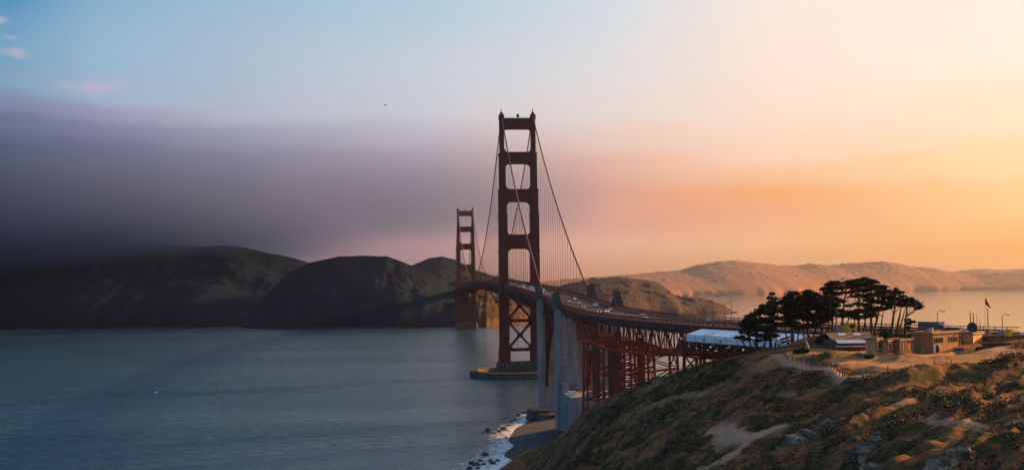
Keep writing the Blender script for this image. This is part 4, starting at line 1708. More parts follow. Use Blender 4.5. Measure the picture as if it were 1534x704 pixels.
for s in (PY2 + 252, PY2 + 262, PY2 + 280, PY2 + 291):
    b = MB()
    b.add([EL(s, -20.03, -3.2), EL(s + 0.9, -20.03, -3.2), EL(s + 0.9, -20.03, -4.0), EL(s, -20.03, -4.0)], [(0, 1, 2, 3)])
    b.add([EL(s, -19.97, -3.2), EL(s + 0.9, -19.97, -3.2), EL(s + 0.9, -19.97, -4.0), EL(s, -19.97, -4.0)], [(3, 2, 1, 0)])
    b.build('opening', M['dark_metal'], enc)
b = MB()
vs = [EL(s, c, dz) for dz in (-4.62, -4.36) for s, c in ((PY2 + 238, -20.2), (PY2 + 238, -14.2), (PY2 + 338, -14.2), (PY2 + 338, -20.2))]
n = len(ss)
for s0, s1 in zip(ss[:-1], ss[1:]):
    vs = [EL(s, c, dz) for dz in (-4.62, -4.36) for s, c in ((s0, -20.2), (s0, -14.2), (s1, -14.2), (s1, -20.2))]
    b.add(vs, [(3, 2, 1, 0), (4, 5, 6, 7), (0, 3, 7, 4), (1, 2, 6, 5)])
b.build('platform', M['timber'], enc)


# ------------------------------------------------------------------ lamp posts of the bridge
def lamp_post(h=9.0, arm=1.8, side=1):
    root = empty('street_lamp', (0, 0, 0))
    b = MB()
    b.tube([(0, 0, 0), (0, 0, h * 0.5), (0, 0, h)], [0.12, 0.10, 0.08], 6)
    b.lathe([(0.3, 0), (0.3, 0.5), (0.18, 0.7)], (0, 0, 0), 8)
    b.build('pole', M['dark_metal'], root)
    b = MB()
    b.tube([(0, 0, h - 0.1), (side * arm * 0.25, 0, h + 0.5), (side * arm * 0.65, 0, h + 0.65), (side * arm, 0, h + 0.45)], 0.06, 6)
    b.build('arm', M['dark_metal'], root)
    b = MB()
    b.box((side * (arm + 0.2), 0, h + 0.36), (0.7, 0.34, 0.2), 0, 0.7)
    b.build('lamp_head', M['dark_metal'], root)
    return root


protoW, protoE = lamp_post(side=1), lamp_post(side=-1)
first = {-1: True, 1: True}
for sg, proto, nm in ((-1, protoW, 'west'), (1, protoE, 'east')):
    lst = []
    s = -1180.0
    while s < PY2 + 330:
        lst.append(s + (0 if sg < 0 else 12))
        s += 46.0 if s < PY2 else 52.0
    for k, s in enumerate(lst):
        if abs(s) < 9 or abs(s - PY1) < 8 or abs(s - PY2) < 8:
            continue
        if s > PY2 + 250:
            continue
        o = proto if first[sg] else copy_tree(proto)
        first[sg] = False
        o.location = BP(s, sg * 12.4, 0.28)
        o.rotation_euler = (0, 0, heading(s))
        where = 'main span' if s < 0 else ('side span' if s < PY2 else 'curving viaduct')
        tag(o, f'slim curved arm lamp post on the {nm} walkway of the {where}', 'lamp post', f'lamp posts along the {nm} walkway')


# ------------------------------------------------------------------ cars
def car(colour, kind='sedan', lit=True):
    """a car in its own space, nose towards -Y (drives south when heading = 0)"""
    root = empty({'sedan': 'car', 'van': 'van', 'truck': 'truck'}[kind], (0, 0, 0))
    L2, Wd = {'sedan': (2.3, 0.9), 'van': (2.7, 1.0), 'truck': (4.2, 1.2)}[kind]
    if kind == 'sedan':
        low = [(-L2, 0.45), (-L2 + 0.05, 0.75), (-1.25, 0.92), (-0.55, 1.42), (0.95, 1.44), (1.6, 1.0), (L2, 0.92), (L2, 0.42)]
    elif kind == 'van':
        low = [(-L2, 0.45), (-L2 + 0.05, 0.95), (-1.9, 1.15), (-1.3, 1.95), (L2 - 0.1, 2.0), (L2, 1.8), (L2, 0.42)]
    else:
        low = [(-L2, 0.5), (-L2, 1.9), (-L2 + 0.5, 2.5), (-L2 + 1.7, 2.55), (-L2 + 1.75, 3.3), (L2, 3.3), (L2, 0.6)]

    def fn(a, z, k):
        ins = 0.10 if z > 1.2 else 0.0
        return Vector(((k * 2 - 1) * (Wd - ins), a, z))
    b = MB()
    b.prism(low, fn)
    b.build('body', CARCOL[colour], root)
    b = MB()
    if kind == 'sedan':
        gp = [[(-1.16, 0.97), (-0.56, 1.36), (0.92, 1.38), (1.45, 1.02)]]
        scr = ((-1.24, 0.96), (-0.59, 1.40))
    elif kind == 'van':
        gp = [[(-1.75, 1.2), (-1.3, 1.82), (0.0, 1.84), (0.0, 1.2)]]
        scr = ((-1.88, 1.2), (-1.33, 1.88))
    else:
        gp = [[(-L2 + 0.25, 1.7), (-L2 + 0.6, 2.35), (-L2 + 1.5, 2.35), (-L2 + 1.5, 1.7)]]
        scr = ((-L2 - 0.01, 1.75), (-L2 + 0.47, 2.45))
    for g in gp:
        for sg in (-1, 1):
            b.add([Vector((sg * (Wd - (0.08 if z > 1.2 else -0.015)), a, z)) for a, z in g], [tuple(range(len(g)))])
    (a0, z0), (a1, z1) = scr
    b.add([(-Wd + 0.15, a0 - 0.03, z0 + 0.02), (Wd - 0.15, a0 - 0.03, z0 + 0.02), (Wd - 0.2, a1 - 0.03, z1), (-Wd + 0.2, a1 - 0.03, z1)], [(0, 1, 2, 3)])
    b.build('window', M['glass'], root)
    for sg in (-1, 1):
        for yy in (-L2 * 0.62, L2 * 0.62):
            b = MB()
            pts = [(sg * (Wd - 0.2), yy, 0.33), (sg * (Wd + 0.02), yy, 0.33)]
            b.tube(pts, 0.33 if kind != 'truck' else 0.45, 10)
            b.build('wheel', M['black'], root)
        b = MB()
        b.box((sg * (Wd - 0.25), -L2 - 0.03, 0.70), (0.32, 0.1, 0.2))
        b.build('headlight', M['headlight'] if lit else M['lens'], root)
    return root


CARS = [  # colour, kind, s, lane, facing (south = towards camera), label
    ('white', 'van', PY2 + 4, 3.8, 'n', 'white van on the far lanes between the two east pylon caps'),
    ('black', 'sedan', PY2 + 14, -3.8, 's', 'black car with lit headlights just past the near pylon'),
    ('white', 'sedan', PY2 + 70, -1.2, 's', 'white car in the middle lane of the viaduct beside a dark car'),
    ('black', 'sedan', PY2 + 74, -5.6, 's', 'dark car with lit headlights nearest the west railing on the viaduct'),
    ('silver', 'sedan', PY2 + 52, 3.6, 'n', 'silver car on the far lanes of the viaduct behind the last east pylon cap'),
    ('silver', 'van', PY2 + 158, -5.8, 's', 'pale silver van with bright headlights farthest along the viaduct curve'),
    ('grey', 'sedan', PY2 + 205, 2.5, 'n', 'grey car low behind the railing above the white enclosure'),
    ('white', 'sedan', PY1 + 30, 2.0, 'n', 'white car on the short deck between the near and far pylons'),
    ('red', 'sedan', PY1 + 52, -4.0, 's', 'red car between the pylons on the west lanes'),
    ('black', 'sedan', PY1 + 70, -1.0, 's', 'black car with lights on between the pylons in the middle lane'),
    ('silver', 'sedan', PY1 - 24, -4.0, 's', 'silver car coming up to the far pylon on the west lane'),
    ('white', 'van', PY1 - 50, -1.2, 's', 'white van with headlights in the queue before the far pylon'),
    ('blue', 'sedan', PY1 - 62, -5.0, 's', 'blue car in the queue before the far pylon'),
]
for k in range(16):
    CARS.append((('white', 'black', 'silver', 'grey')[k % 4], 'sedan', PY1 - 85 - k * 17 - (k % 3) * 4, (-6.8, -3.6, -0.8, -5.4, 2.6)[k % 5], 's' if k % 5 != 4 else 'n', None))
CARS.append(('white', 'truck', PY1 - 170, -5.2, 's', 'white box truck among the queued cars under the near tower'))
for (colr, kd, s, c, fc, lab) in CARS:
    o = car(colr, kd, fc == 's')
    o.location = BP(s, c, 0.01)
    o.rotation_euler = (0, 0, heading(s) + (0 if fc == 's' else PI))
    tag(o, lab or f'tiny {colr} car in the line of traffic coming down the side span', 'truck' if kd == 'truck' else ('van' if kd == 'van' else 'car'), 'vehicles crossing the bridge')


# ------------------------------------------------------------------ cypress grove
FOL = foliage_mat('cypress_foliage', (0.008, 0.016, 0.013), (0.014, 0.026, 0.016), (0.026, 0.038, 0.018), 0.5)


def cypress(label, base, Y, trunks, pads, group='cypresses in the grove', seed=0, name='cypress_tree', leaf=0.40, dens=230, sc=1.0):
    """base: pixel of the foot; trunks: lists of pixels from foot to tip; pads: (px, py, half width px, half height px)"""
    rng = np.random.default_rng(100 + seed)
    f0 = at(base[0], base[1], Y)
    gz = ground_z(f0.x, f0.y)
    root = empty(name, (f0.x, f0.y, gz))
    tag(root, label, 'tree', group)
    ppm = Y / F_PX
    b = MB()
    ends = []
    for ti, tr in enumerate(trunks):
        pts, rad = [], []
        dy = rng.uniform(-1.2, 1.2)
        for i, (x, y) in enumerate(tr[:-1] if False else tr):
            p = at(x, y, Y + dy * (i / max(1, len(tr) - 1)) * 2)
            p = p - Vector((f0.x, f0.y, gz))
            if i == 0:
                p.z = -0.4
            pts.append(p)
            fr = i / max(1, len(tr) - 1)
            rad.append((0.42 if ti == 0 else 0.27) * (1 - 0.72 * fr))
        b.tube(pts, rad, 7)
        ends.append(pts)
    Cs, Ss = [], []
    for (x, y, hw, hh) in pads:
        dep = rng.uniform(-1, 1) * min(3.2, hw * ppm * 0.8)
        c = at(x, y, Y + dep) - Vector((f0.x, f0.y, gz))
        rx, rz = hw * ppm * 1.22 * sc, hh * ppm * 1.02 * sc
        # limb from nearest trunk point to the pad
        best = min((q for e in ends for q in e[1:]), key=lambda q: (q - c).length + (4 if q.z > c.z else 0))
        mid = best.lerp(c, 0.5) + Vector((0, 0, -0.25 * rx * 0.3))
        b.tube([best, mid, c], [0.13, 0.09, 0.05], 5)
        nq = int(dens * max(0.5, rx * rz) ** 0.85)
        d = rng.normal(size=(nq, 3))
        d /= np.linalg.norm(d, axis=1)[:, None]
        rr = rng.uniform(0.15, 1.0, nq) ** 0.5
        q = d * rr[:, None] * np.array([rx, min(rx, 2.6), rz])
        q[:, 2] = np.where(q[:, 2] < 0, q[:, 2] * 0.7, q[:, 2])
        # ragged sprays poking out
        far = rng.uniform(size=nq) > 0.84
        q[far] *= rng.uniform(1.05, 1.6, far.sum())[:, None] * np.array([1.1, 1.0, 0.9])
        Cs.append(q + np.array(c))
        Ss.append(rng.uniform(0.5, 1.0, nq) * leaf)
    b.build('trunk', M['bark'], root, smooth=True)
    V, Fq = leaf_quads(np.concatenate(Cs), np.concatenate(Ss), 200 + seed, 0.35)
    np_mesh('crown', V, Fq, FOL, smooth=False, parent=root)
    return root


def blob(x0, x1, y0, y1, n, seed, hw=(6, 10), hh=(3, 5), up=True):
    """pads scattered in a crown region: denser near the top and leaning outward"""
    r = random.Random(seed)
    out = []
    for k in range(n):
        fy = r.random() ** 0.9
        y = y0 + (y1 - y0) * fy
        half = (x1 - x0) / 2 * math.sqrt(max(0.12, 1 - (2 * fy - 0.9) ** 2 * 0.75))
        x = (x0 + x1) / 2 + r.uniform(-1, 1) * half
        out.append((x, y, r.uniform(*hw), r.uniform(*hh)))
    return out


YG = 318
cypress('low spreading bushy cypress at the left end of the grove over the white enclosure', (1134, 524), 314,
        [[(1134, 524), (1133, 505), (1136, 480), (1142, 466)], [(1126, 524), (1122, 505), (1120, 490)], [(1143, 524), (1148, 505), (1150, 480)], [(1120, 523), (1112, 510), (1104, 503)]],
        [(1142, 460, 6, 5), (1138, 466, 9, 5), (1131, 471, 9, 5), (1124, 475, 9, 5), (1146, 468, 9, 6), (1118, 481, 8, 5), (1112, 487, 6, 4), (1128, 482, 10, 6), (1140, 480, 11, 7), (1150, 480, 9, 6),
         (1122, 490, 11, 6), (1134, 492, 12, 6), (1147, 493, 10, 6), (1116, 497, 9, 5), (1128, 501, 10, 5), (1142, 503, 10, 5), (1152, 500, 8, 5), (1112, 505, 6, 3.5), (1120, 508, 7, 4), (1136, 510, 7, 4), (1150, 508, 7, 4), (1104, 506, 5, 2.5)], seed=1, sc=0.86)
cypress('slender upright cypress poking above the left end of the grove', (1155, 523), 317,
        [[(1155, 523), (1153, 500), (1155, 475), (1158, 445)], [(1160, 522), (1163, 508), (1160, 490)]],
        [(1157, 440, 3.5, 2.5), (1154, 446, 5, 3), (1161, 447, 4, 2.5), (1157, 452, 7, 3.5), (1163, 455, 6, 3), (1152, 458, 6, 4), (1158, 461, 8, 4), (1164, 466, 6, 3.5), (1154, 469, 7, 5), (1160, 475, 8, 5), (1153, 482, 7, 5), (1163, 485, 7, 3), (1156, 494, 8, 5), (1160, 503, 7, 4), (1166, 487, 5, 2.5)], seed=2)
cypress('thick dark cypress second from the slender one with boughs reaching low', (1187, 515), 322,
        [[(1187, 515), (1186, 495), (1188, 470), (1188, 445)], [(1181, 512), (1177, 500), (1176, 490)], [(1194, 515), (1196, 500), (1193, 480)]],
        blob(1176, 1200, 440, 478, 14, 3, (6, 9), (4, 6)) + [(1188, 440, 7, 4), (1182, 447, 7, 5), (1174, 462, 6, 3.5), (1172, 477, 7, 3), (1180, 484, 8, 4), (1190, 486, 8, 4), (1170, 486, 5, 2.5), (1196, 492, 6, 3)], seed=3, sc=1.22)
cypress('dense round topped cypress in the left half of the grove above the leaning dead trunk', (1212, 512), 324,
        [[(1212, 512), (1209, 495), (1211, 470), (1213, 445)], [(1205, 512), (1203, 495), (1204, 475)], [(1218, 512), (1222, 492), (1220, 475)]],
        blob(1200, 1228, 440, 480, 15, 4, (6, 9), (4, 6)) + [(1211, 438, 6, 3.5), (1219, 442, 6, 4), (1204, 446, 7, 4), (1226, 452, 6, 4), (1216, 488, 8, 3.5), (1206, 490, 6, 3), (1226, 484, 7, 4)], seed=4, sc=1.22)
cypress('many stemmed cypress with thin bare stems left of the yellow cab', (1233, 508), 321,
        [[(1233, 508), (1231, 490), (1230, 470)], [(1238, 508), (1226, 485), (1222, 470)], [(1240, 508), (1242, 480), (1245, 455)], [(1229, 508), (1234, 488), (1238, 470)]],
        blob(1224, 1248, 448, 478, 12, 5, (5, 8), (4, 5)) + [(1236, 447, 6, 3), (1230, 458, 7, 5), (1243, 465, 6, 5), (1222, 474, 5, 4), (1236, 480, 6, 3)], seed=5, sc=1.22)
cypress('tall flat topped cypress left of the yellow cab', (1246, 504), 326,
        [[(1246, 504), (1247, 480), (1246, 455), (1247, 430)], [(1250, 504), (1253, 480), (1255, 455)]],
        [(1250, 423, 7, 3), (1243, 426, 7, 3.5), (1256, 425, 6, 3), (1237, 432, 6, 3), (1248, 432, 10, 4), (1258, 432, 7, 4), (1241, 438, 8, 4), (1252, 440, 9, 4), (1235, 444, 6, 3), (1246, 447, 9, 4), (1256, 449, 7, 3), (1240, 454, 7, 4), (1250, 457, 7, 3), (1244, 463, 6, 3), (1232, 434, 3.5, 1.8)], seed=6)
cypress('tall open cypress right behind the yellow cab with sky showing through', (1262, 502), 331,
        [[(1262, 502), (1262, 480), (1264, 455), (1268, 430)], [(1266, 502), (1270, 482), (1274, 462)]],
        [(1269, 424, 7, 3), (1276, 421, 7, 3), (1263, 430, 6, 3), (1272, 430, 9, 4), (1280, 428, 6, 3), (1266, 438, 6, 2.5), (1277, 438, 7, 3), (1262, 452, 6, 2.5), (1271, 458, 6, 2.5), (1258, 465, 6, 3), (1268, 468, 9, 4), (1260, 473, 9, 4), (1274, 473, 9, 4)], seed=7)
cypress('broad layered cypress just right of the yellow cab', (1288, 502), 325,
        [[(1288, 502), (1286, 480), (1286, 455), (1288, 428)], [(1283, 502), (1281, 485), (1277, 468)], [(1293, 502), (1296, 482), (1298, 465)]],
        [(1287, 420, 8, 3), (1294, 418, 6, 2.5), (1280, 425, 8, 3.5), (1290, 427, 11, 4), (1300, 425, 7, 3), (1284, 434, 9, 3.5), (1296, 435, 9, 4), (1278, 444, 6, 2.5), (1290, 443, 9, 3.5), (1301, 446, 8, 3.5), (1284, 455, 6, 2.5), (1297, 457, 9, 4), (1288, 466, 10, 4), (1277, 470, 9, 4), (1300, 468, 9, 4), (1285, 476, 9, 4)], seed=8)
cypress('highest cypress of the grove with a ragged top over the gabled shed', (1303, 503), 321,
        [[(1303, 503), (1305, 482), (1304, 455), (1300, 428)], [(1299, 503), (1296, 480), (1294, 460)], [(1308, 503), (1312, 485), (1313, 468)]],
        [(1296, 417, 5, 2), (1304, 421, 8, 3), (1311, 423, 6, 2.5), (1298, 425, 9, 4), (1310, 430, 9, 4), (1302, 433, 9, 4), (1317, 431, 8, 3.5), (1307, 441, 9, 3.5), (1318, 441, 8, 4), (1300, 450, 7, 3), (1312, 452, 8, 4), (1320, 452, 6, 3.5), (1304, 462, 8, 4), (1314, 464, 8, 4), (1308, 472, 8, 3.5), (1299, 474, 7, 3)], seed=9)
cypress('cypress with leaning bare lower trunk behind the dark bush', (1309, 500), 316,
        [[(1308, 501), (1312, 485), (1316, 470), (1322, 450)], [(1318, 498), (1321, 480), (1324, 465)]],
        [(1323, 430, 7, 3), (1320, 436, 8, 4), (1328, 437, 8, 4), (1325, 445, 9, 4), (1333, 446, 7, 4), (1320, 453, 7, 4), (1330, 455, 8, 4), (1325, 462, 7, 3), (1317, 461, 6, 3)], seed=10)
cypress('leaning cypress with thick bare trunk right of the dark bush', (1334, 499), 315,
        [[(1334, 499), (1337, 485), (1339, 470), (1341, 456), (1342, 440)]],
        [(1342, 434, 2.5, 3), (1341, 440, 7, 3.5), (1350, 438, 5, 2), (1335, 446, 8, 4), (1345, 448, 9, 4), (1352, 444, 5, 2.5), (1339, 455, 8, 3.5), (1349, 456, 8, 3), (1331, 453, 6, 3.5), (1333, 460, 6, 2.5)], seed=11)
cypress('wind bent cypress with two thin curving stems reaching right', (1341, 501), 312,
        [[(1341, 501), (1345, 485), (1348, 472), (1350, 460)], [(1343, 501), (1350, 485), (1354, 470), (1357, 459)]],
        [(1352, 450, 7, 3.5), (1360, 452, 8, 3), (1356, 457, 8, 3), (1367, 453, 6, 2.5), (1349, 458, 5, 2.5), (1363, 449, 5, 2)], seed=12)
cypress('lone straight cypress at the right end of the grove with a drooping low tuft', (1355, 505), 311,
        [[(1355, 505), (1356, 488), (1357, 475), (1360, 455)]],
        [(1362, 448, 7, 3), (1370, 453, 7, 3), (1376, 457, 5, 3), (1366, 458, 8, 3), (1374, 462, 4, 2), (1378, 460, 3.5, 3), (1358, 455, 6, 3), (1360, 479, 5, 2), (1367, 482, 5, 2), (1361, 485, 4, 3), (1360, 491, 3, 2.5)], seed=13)


def bush(label, px, py, Y, hw, hh, seed, n=260):
    rng = np.random.default_rng(300 + seed)
    f0 = at(px, py, Y)
    gz = ground_z(f0.x, f0.y)
    o_ = Vector((f0.x, f0.y, gz))
    root = empty('bush', tuple(o_))
    tag(root, label, 'bush')
    ppm = Y / F_PX
    rx, rz = hw * ppm, hh * 2 * ppm
    b = MB()
    for k in range(5):
        a = rng.uniform(0, 2 * PI)
        b.tube([(0, 0, -0.2), (math.cos(a) * rx * 0.4, math.sin(a) * rx * 0.3, rz * 0.5)], [0.07, 0.03], 5)
    b.build('stem', M['bark'], root)
    d = rng.normal(size=(n, 3))
    d /= np.linalg.norm(d, axis=1)[:, None]
    d[:, 2] = np.abs(d[:, 2])
    lump = 0.75 + 0.5 * fbm(d[:, 0] * 2 + 5, d[:, 1] * 2 + seed, seed, 2)
    C = d * (rng.uniform(0.5, 1, n) * lump)[:, None] * np.array([rx, min(rx, 2.0), rz])
    V, Fq = leaf_quads(C, rng.uniform(0.2, 0.42, n), 400 + seed)
    np_mesh('foliage', V, Fq, FOL, smooth=False, parent=root)


bush('round dark bush between leaning trunks right of the gabled shed', 1326, 512, 309, 9, 12, 1, 420)
bush('squat dark bush at the foot of the straight rightmost cypress', 1345, 510, 309, 7, 7, 2)
bush('low dark bush left of the gabled shed', 1232, 512, 312, 12, 5, 3, 320)
bush('long low bush behind the tan flat roofed building', 1378, 506, 312, 12, 4, 4)
bush('dark flat bush on the field below the leaning dead trunk', 1200, 533, 292, 13, 3.5, 5, 380)
bush('small bush on the field before the gabled shed', 1302, 541, 281, 8, 1.8, 6)
bush('bush by the doorway of the tan building', 1470, 526, 296, 9, 3, 7)

# leaning dead trunk
p0, p1 = at(1212, 529, 298), at(1200, 496, 299)
root = MB()
g0 = Vector((p0.x, p0.y, ground_z(p0.x, p0.y)))
root.tube([(0, 0, -0.3), tuple((p1 - g0) * 0.5 + Vector((0.2, 0, 0))), tuple(p1 - g0)], [0.42, 0.33, 0.15], 7)
root.tube([tuple((p1 - g0) * 0.62 + Vector((0.15, 0, 0))), tuple((p1 - g0) * 0.8 + Vector((1.0, 0, 0.5)))], [0.12, 0.05], 5)
o = root.build('dead_trunk', M['wood_pale'])
o.location = g0
tag(o, 'bare leaning dead trunk in front of the grove', 'dead tree')


# ------------------------------------------------------------------ buildings on the plateau
def place(px, py, Y):
    p = at(px, py, Y)
    return Vector((p.x, p.y, ground_z(p.x, p.y)))


def bld(name, label, cat, px0, px1, pyb, pyt, Y, depth, rz, wall, roofm, roof='flat', over=0.25):
    """a building whose camera side spans px0-px1; own space: x along the front, y away from the camera"""
    c = at((px0 + px1) / 2, pyb, Y)
    w = (px1 - px0) * Y / F_PX / math.cos(rz)
    h = (pyb - pyt) * Y / F_PX
    root = empty(name, (c.x, c.y, c.z), rz)
    tag(root, label, cat)
    b = MB()
    t = 0.25
    b.box((0, depth / 2, h / 2 - 0.5), (w, depth, h + 1.0))
    b.build('wall', wall, root)
    b = MB()
    if roof == 'flat':
        b.box((0, depth / 2, h + 0.14), (w + over * 2, depth + over * 2, 0.28))
        for sx in (-1, 1):
            b.box((sx * (w / 2 + over - 0.1), depth / 2, h + 0.4), (0.2, depth + over * 2, 0.26))
        for sy in (-over + 0.1, depth + over - 0.1):
            b.box((0, sy, h + 0.4), (w + over * 2 - 0.41, 0.2, 0.26))
    else:
        pl = [(-over - 0.3, h - 0.15), (depth / 2, h + roof), (depth + over + 0.3, h - 0.15), (depth + over + 0.3, h + 0.05), (depth / 2, h + roof + 0.22), (-over - 0.3, h + 0.05)]
        b.prism(pl, lambda a, z, k: Vector(((k * 2 - 1) * (w / 2 + over), a, z)))
    b.build('roof', roofm, root)
    if roof == 'flat':       # gutter board and rain pipes on the weather side
        b = MB()
        b.box((0, -over - 0.06, h + 0.1), (w + over * 2 + 0.1, 0.1, 0.22))
        for sx in (-0.47, 0.47):
            b.box((w * sx, -0.07, h / 2), (0.12, 0.12, h))
        b.build('gutter', M['dark_metal'], root)
        b = MB()
        b.box((0, -0.03, 0.12), (w + 0.04, 0.1, 0.5))
        b.build('plinth', M['concrete_dark'], root)
    return root, w, h


def win(root, x, z, w, h, name='window', m_=None, y=0.0, bars=0):
    b = MB()
    b.box((x, y + 0.02, z), (w, 0.12, h))
    o = b.build(name, m_ or M['glass'], root)
    f = MB()
    for sx in (-1, 1):
        f.box((x + sx * (w / 2 + 0.05), y - 0.03, z), (0.1, 0.16, h + 0.2))
    for sz in (-1, 1):
        f.box((x, y - 0.03, z + sz * (h / 2 + 0.05)), (w - 0.004, 0.16, 0.1))
    for k in range(bars):
        f.box((x - w / 2 + w * (k + 1) / (bars + 1), y - 0.05, z), (0.07, 0.1, h - 0.004))
    f.build('frame', M['dark_metal'] if name == 'window' else M['timber'], o)
    return o


# tan flat roofed building with two windows
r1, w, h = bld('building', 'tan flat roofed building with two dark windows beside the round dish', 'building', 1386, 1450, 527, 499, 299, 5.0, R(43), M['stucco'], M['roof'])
win(r1, -w * 0.255, h * 0.66, w * 0.27, h * 0.27, bars=2)
win(r1, w * 0.235, h * 0.66, w * 0.29, h * 0.27, bars=2)
b = MB()
b.box((-w * 0.28, 1.5, h + 0.75), (0.5, 0.5, 1.2))
b.box((w * 0.1, 5.0, h + 0.55), (1.6, 1.2, 0.6))
b.build('roof_vent', M['grey'], r1)
# cream wing with a door, facing the sun
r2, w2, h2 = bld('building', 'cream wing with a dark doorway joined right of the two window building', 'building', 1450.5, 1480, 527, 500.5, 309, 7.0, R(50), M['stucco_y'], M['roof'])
win(r2, -w2 * 0.08, h2 * 0.26, 1.35, 2.1, 'door', M['dark_metal'])
win(r2, w2 * 0.33, h2 * 0.32, 1.2, 1.5)
# long low building at the right edge
r3, w3, h3 = bld('building', 'long low tan building with dark open bays at the right edge', 'building', 1478, 1585, 524, 504, 314, 10.0, R(20), M['stucco'], M['roof'])
for k, (fx, ww) in enumerate(((-0.36, 2.8), (-0.12, 5.6), (0.22, 6.0))):
    win(r3, w3 * fx, h3 * 0.30, ww, h3 * 0.46, 'opening', M['dark_metal'])
b = MB()
b.box((-w3 * 0.05, -0.9, h3 * 0.60), (w3 * 0.9, 1.7, 0.16))
b.build('awning', M['roof'], r3)
b = MB()
b.box((-w3 * 0.1, 4, h3 + 0.9), (2.2, 2.0, 1.1))
b.box((-w3 * 0.32, 5, h3 + 0.7), (1.2, 1.2, 0.8))
b.build('roof_unit', M['grey'], r3)
# dark shed before it
r4, w4, h4 = bld('shed', 'dark timber shed with a flat roof before the long building', 'shed', 1483, 1512, 533, 517, 288, 3.5, R(6), M['timber'], M['dark_metal'])
win(r4, -w4 * 0.22, h4 * 0.55, 0.9, 0.9)
win(r4, w4 * 0.24, h4 * 0.55, 0.9, 0.9)
# small hut with dark door
r5, w5, h5 = bld('hut', 'small square tan hut with a dark door left of the two window building', 'hut', 1344, 1371, 528, 510, 289, 3.0, R(43), M['stucco'], M['roof'])
win(r5, -w5 * 0.18, h5 * 0.42, 1.1, h5 * 0.76, 'door', M['dark_metal'])
# lit annexe of the shed
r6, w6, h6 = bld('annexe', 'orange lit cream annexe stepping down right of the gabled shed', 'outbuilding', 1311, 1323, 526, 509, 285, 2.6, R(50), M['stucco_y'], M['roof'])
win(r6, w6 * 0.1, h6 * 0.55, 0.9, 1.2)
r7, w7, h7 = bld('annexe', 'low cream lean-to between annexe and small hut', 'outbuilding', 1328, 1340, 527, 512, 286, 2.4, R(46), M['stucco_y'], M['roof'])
win(r7, 0, h7 * 0.5, 0.7, 1.0)
# gabled shed, roof towards the camera
r8, w8, h8 = bld('gabled_shed', 'long low shed with a tan gabled roof and two skylights under the grove', 'shed', 1247, 1312, 521, 508, 303, 10.5, R(2), M['timber'], M['roof'], roof=1.25)
for fx in (-0.18, 0.18):
    b = MB()
    yy = 3.6
    zz = h8 + 0.05 + 1.4 * (yy + 0.55) / (10.5 / 2 + 0.55)
    b.add([(w8 * fx - 0.9, yy - 0.7, zz - 0.12), (w8 * fx + 0.9, yy - 0.7, zz - 0.12), (w8 * fx + 0.9, yy + 0.7, zz + 0.28), (w8 * fx - 0.9, yy + 0.7, zz + 0.28),
           (w8 * fx - 0.9, yy - 0.7, zz - 0.3), (w8 * fx + 0.9, yy - 0.7, zz - 0.3), (w8 * fx + 0.9, yy + 0.7, zz + 0.1), (w8 * fx - 0.9, yy + 0.7, zz + 0.1)],
          [(0, 1, 2, 3), (0, 4, 5, 1), (1, 5, 6, 2), (2, 6, 7, 3), (3, 7, 4, 0)])
    b.build('skylight', M['white'], r8)
# pale roofed open shelter in front
p = at(1279, 525, 297)
r9 = empty('shelter', (p.x, p.y, p.z), R(-4))
tag(r9, 'open sided shelter with a pale metal roof in front of the gabled shed', 'shelter')
b = MB()
wS = 48 * 297 / F_PX
b.prism([(-0.3, 1.75), (2.2, 2.35), (4.6, 1.75), (4.6, 1.87), (2.2, 2.50), (-0.3, 1.87)], lambda a, z, k: Vector(((k * 2 - 1) * wS / 2, a, z)))
b.build('roof', M['roof_white'], r9)
b = MB()
b.box((0, -0.55, 1.05), (wS + 1.0, 1.6, 0.14))
b.build('awning', M['roof_white'], r9)
b = MB()
b.box((0, 3.9, 0.7), (wS - 0.6, 0.2, 2.0))
b.build('wall', M['timber'], r9)
for sx in (-1, -0.33, 0.33, 1):
    b = MB()
    b.beam((sx * (wS / 2 - 0.4), 0.1, -0.5), (sx * (wS / 2 - 0.4), 0.1, 1.85), 0.18)
    b.build('post', M['timber'], r9)

# yellow machine cab among the trees
p = place(1273, 499, 319)
ym = empty('machine_cab', tuple(p), R(28))
tag(ym, 'bright yellow machine cab standing under the cypresses', 'machine')
b = MB()
b.prism([(-1.25, 0.9), (-1.5, 2.3), (-1.1, 3.55), (1.2, 3.55), (1.4, 2.1), (1.2, 0.9)], lambda a, z, k: Vector((a, (k - 0.5) * 2.2, z)))
b.build('body', M['yellow'], ym)
b = MB()
b.box((-0.2, -1.12, 2.75), (1.7, 0.08, 0.95))
b.build('window', M['glass'], ym)
b = MB()
b.box((0.2, -1.12, 1.4), (0.9, 0.1, 0.7))
b.build('grille', M['dark_metal'], ym)
b = MB()
b.box((0, 0, 0.62), (3.0, 2.0, 0.55))
for sx in (-1.0, 1.0):
    for sy in (-0.85, 0.85):
        b.tube([(sx, sy - 0.25, 0.45), (sx, sy + 0.25, 0.45)], 0.55, 12)
b.build('undercarriage', M['black'], ym)
p = place(1257, 500, 320)
b = MB()
b.box((0, 0, 1.1), (1.7, 1.2, 2.7), 0, 0.94)
b.box((0, 0, 2.5), (1.75, 1.25, 0.14))
o = b.build('utility_cabinet', M['grey'])
o.location = p
tag(o, 'grey upright utility cabinet left of the yellow cab', 'cabinet')

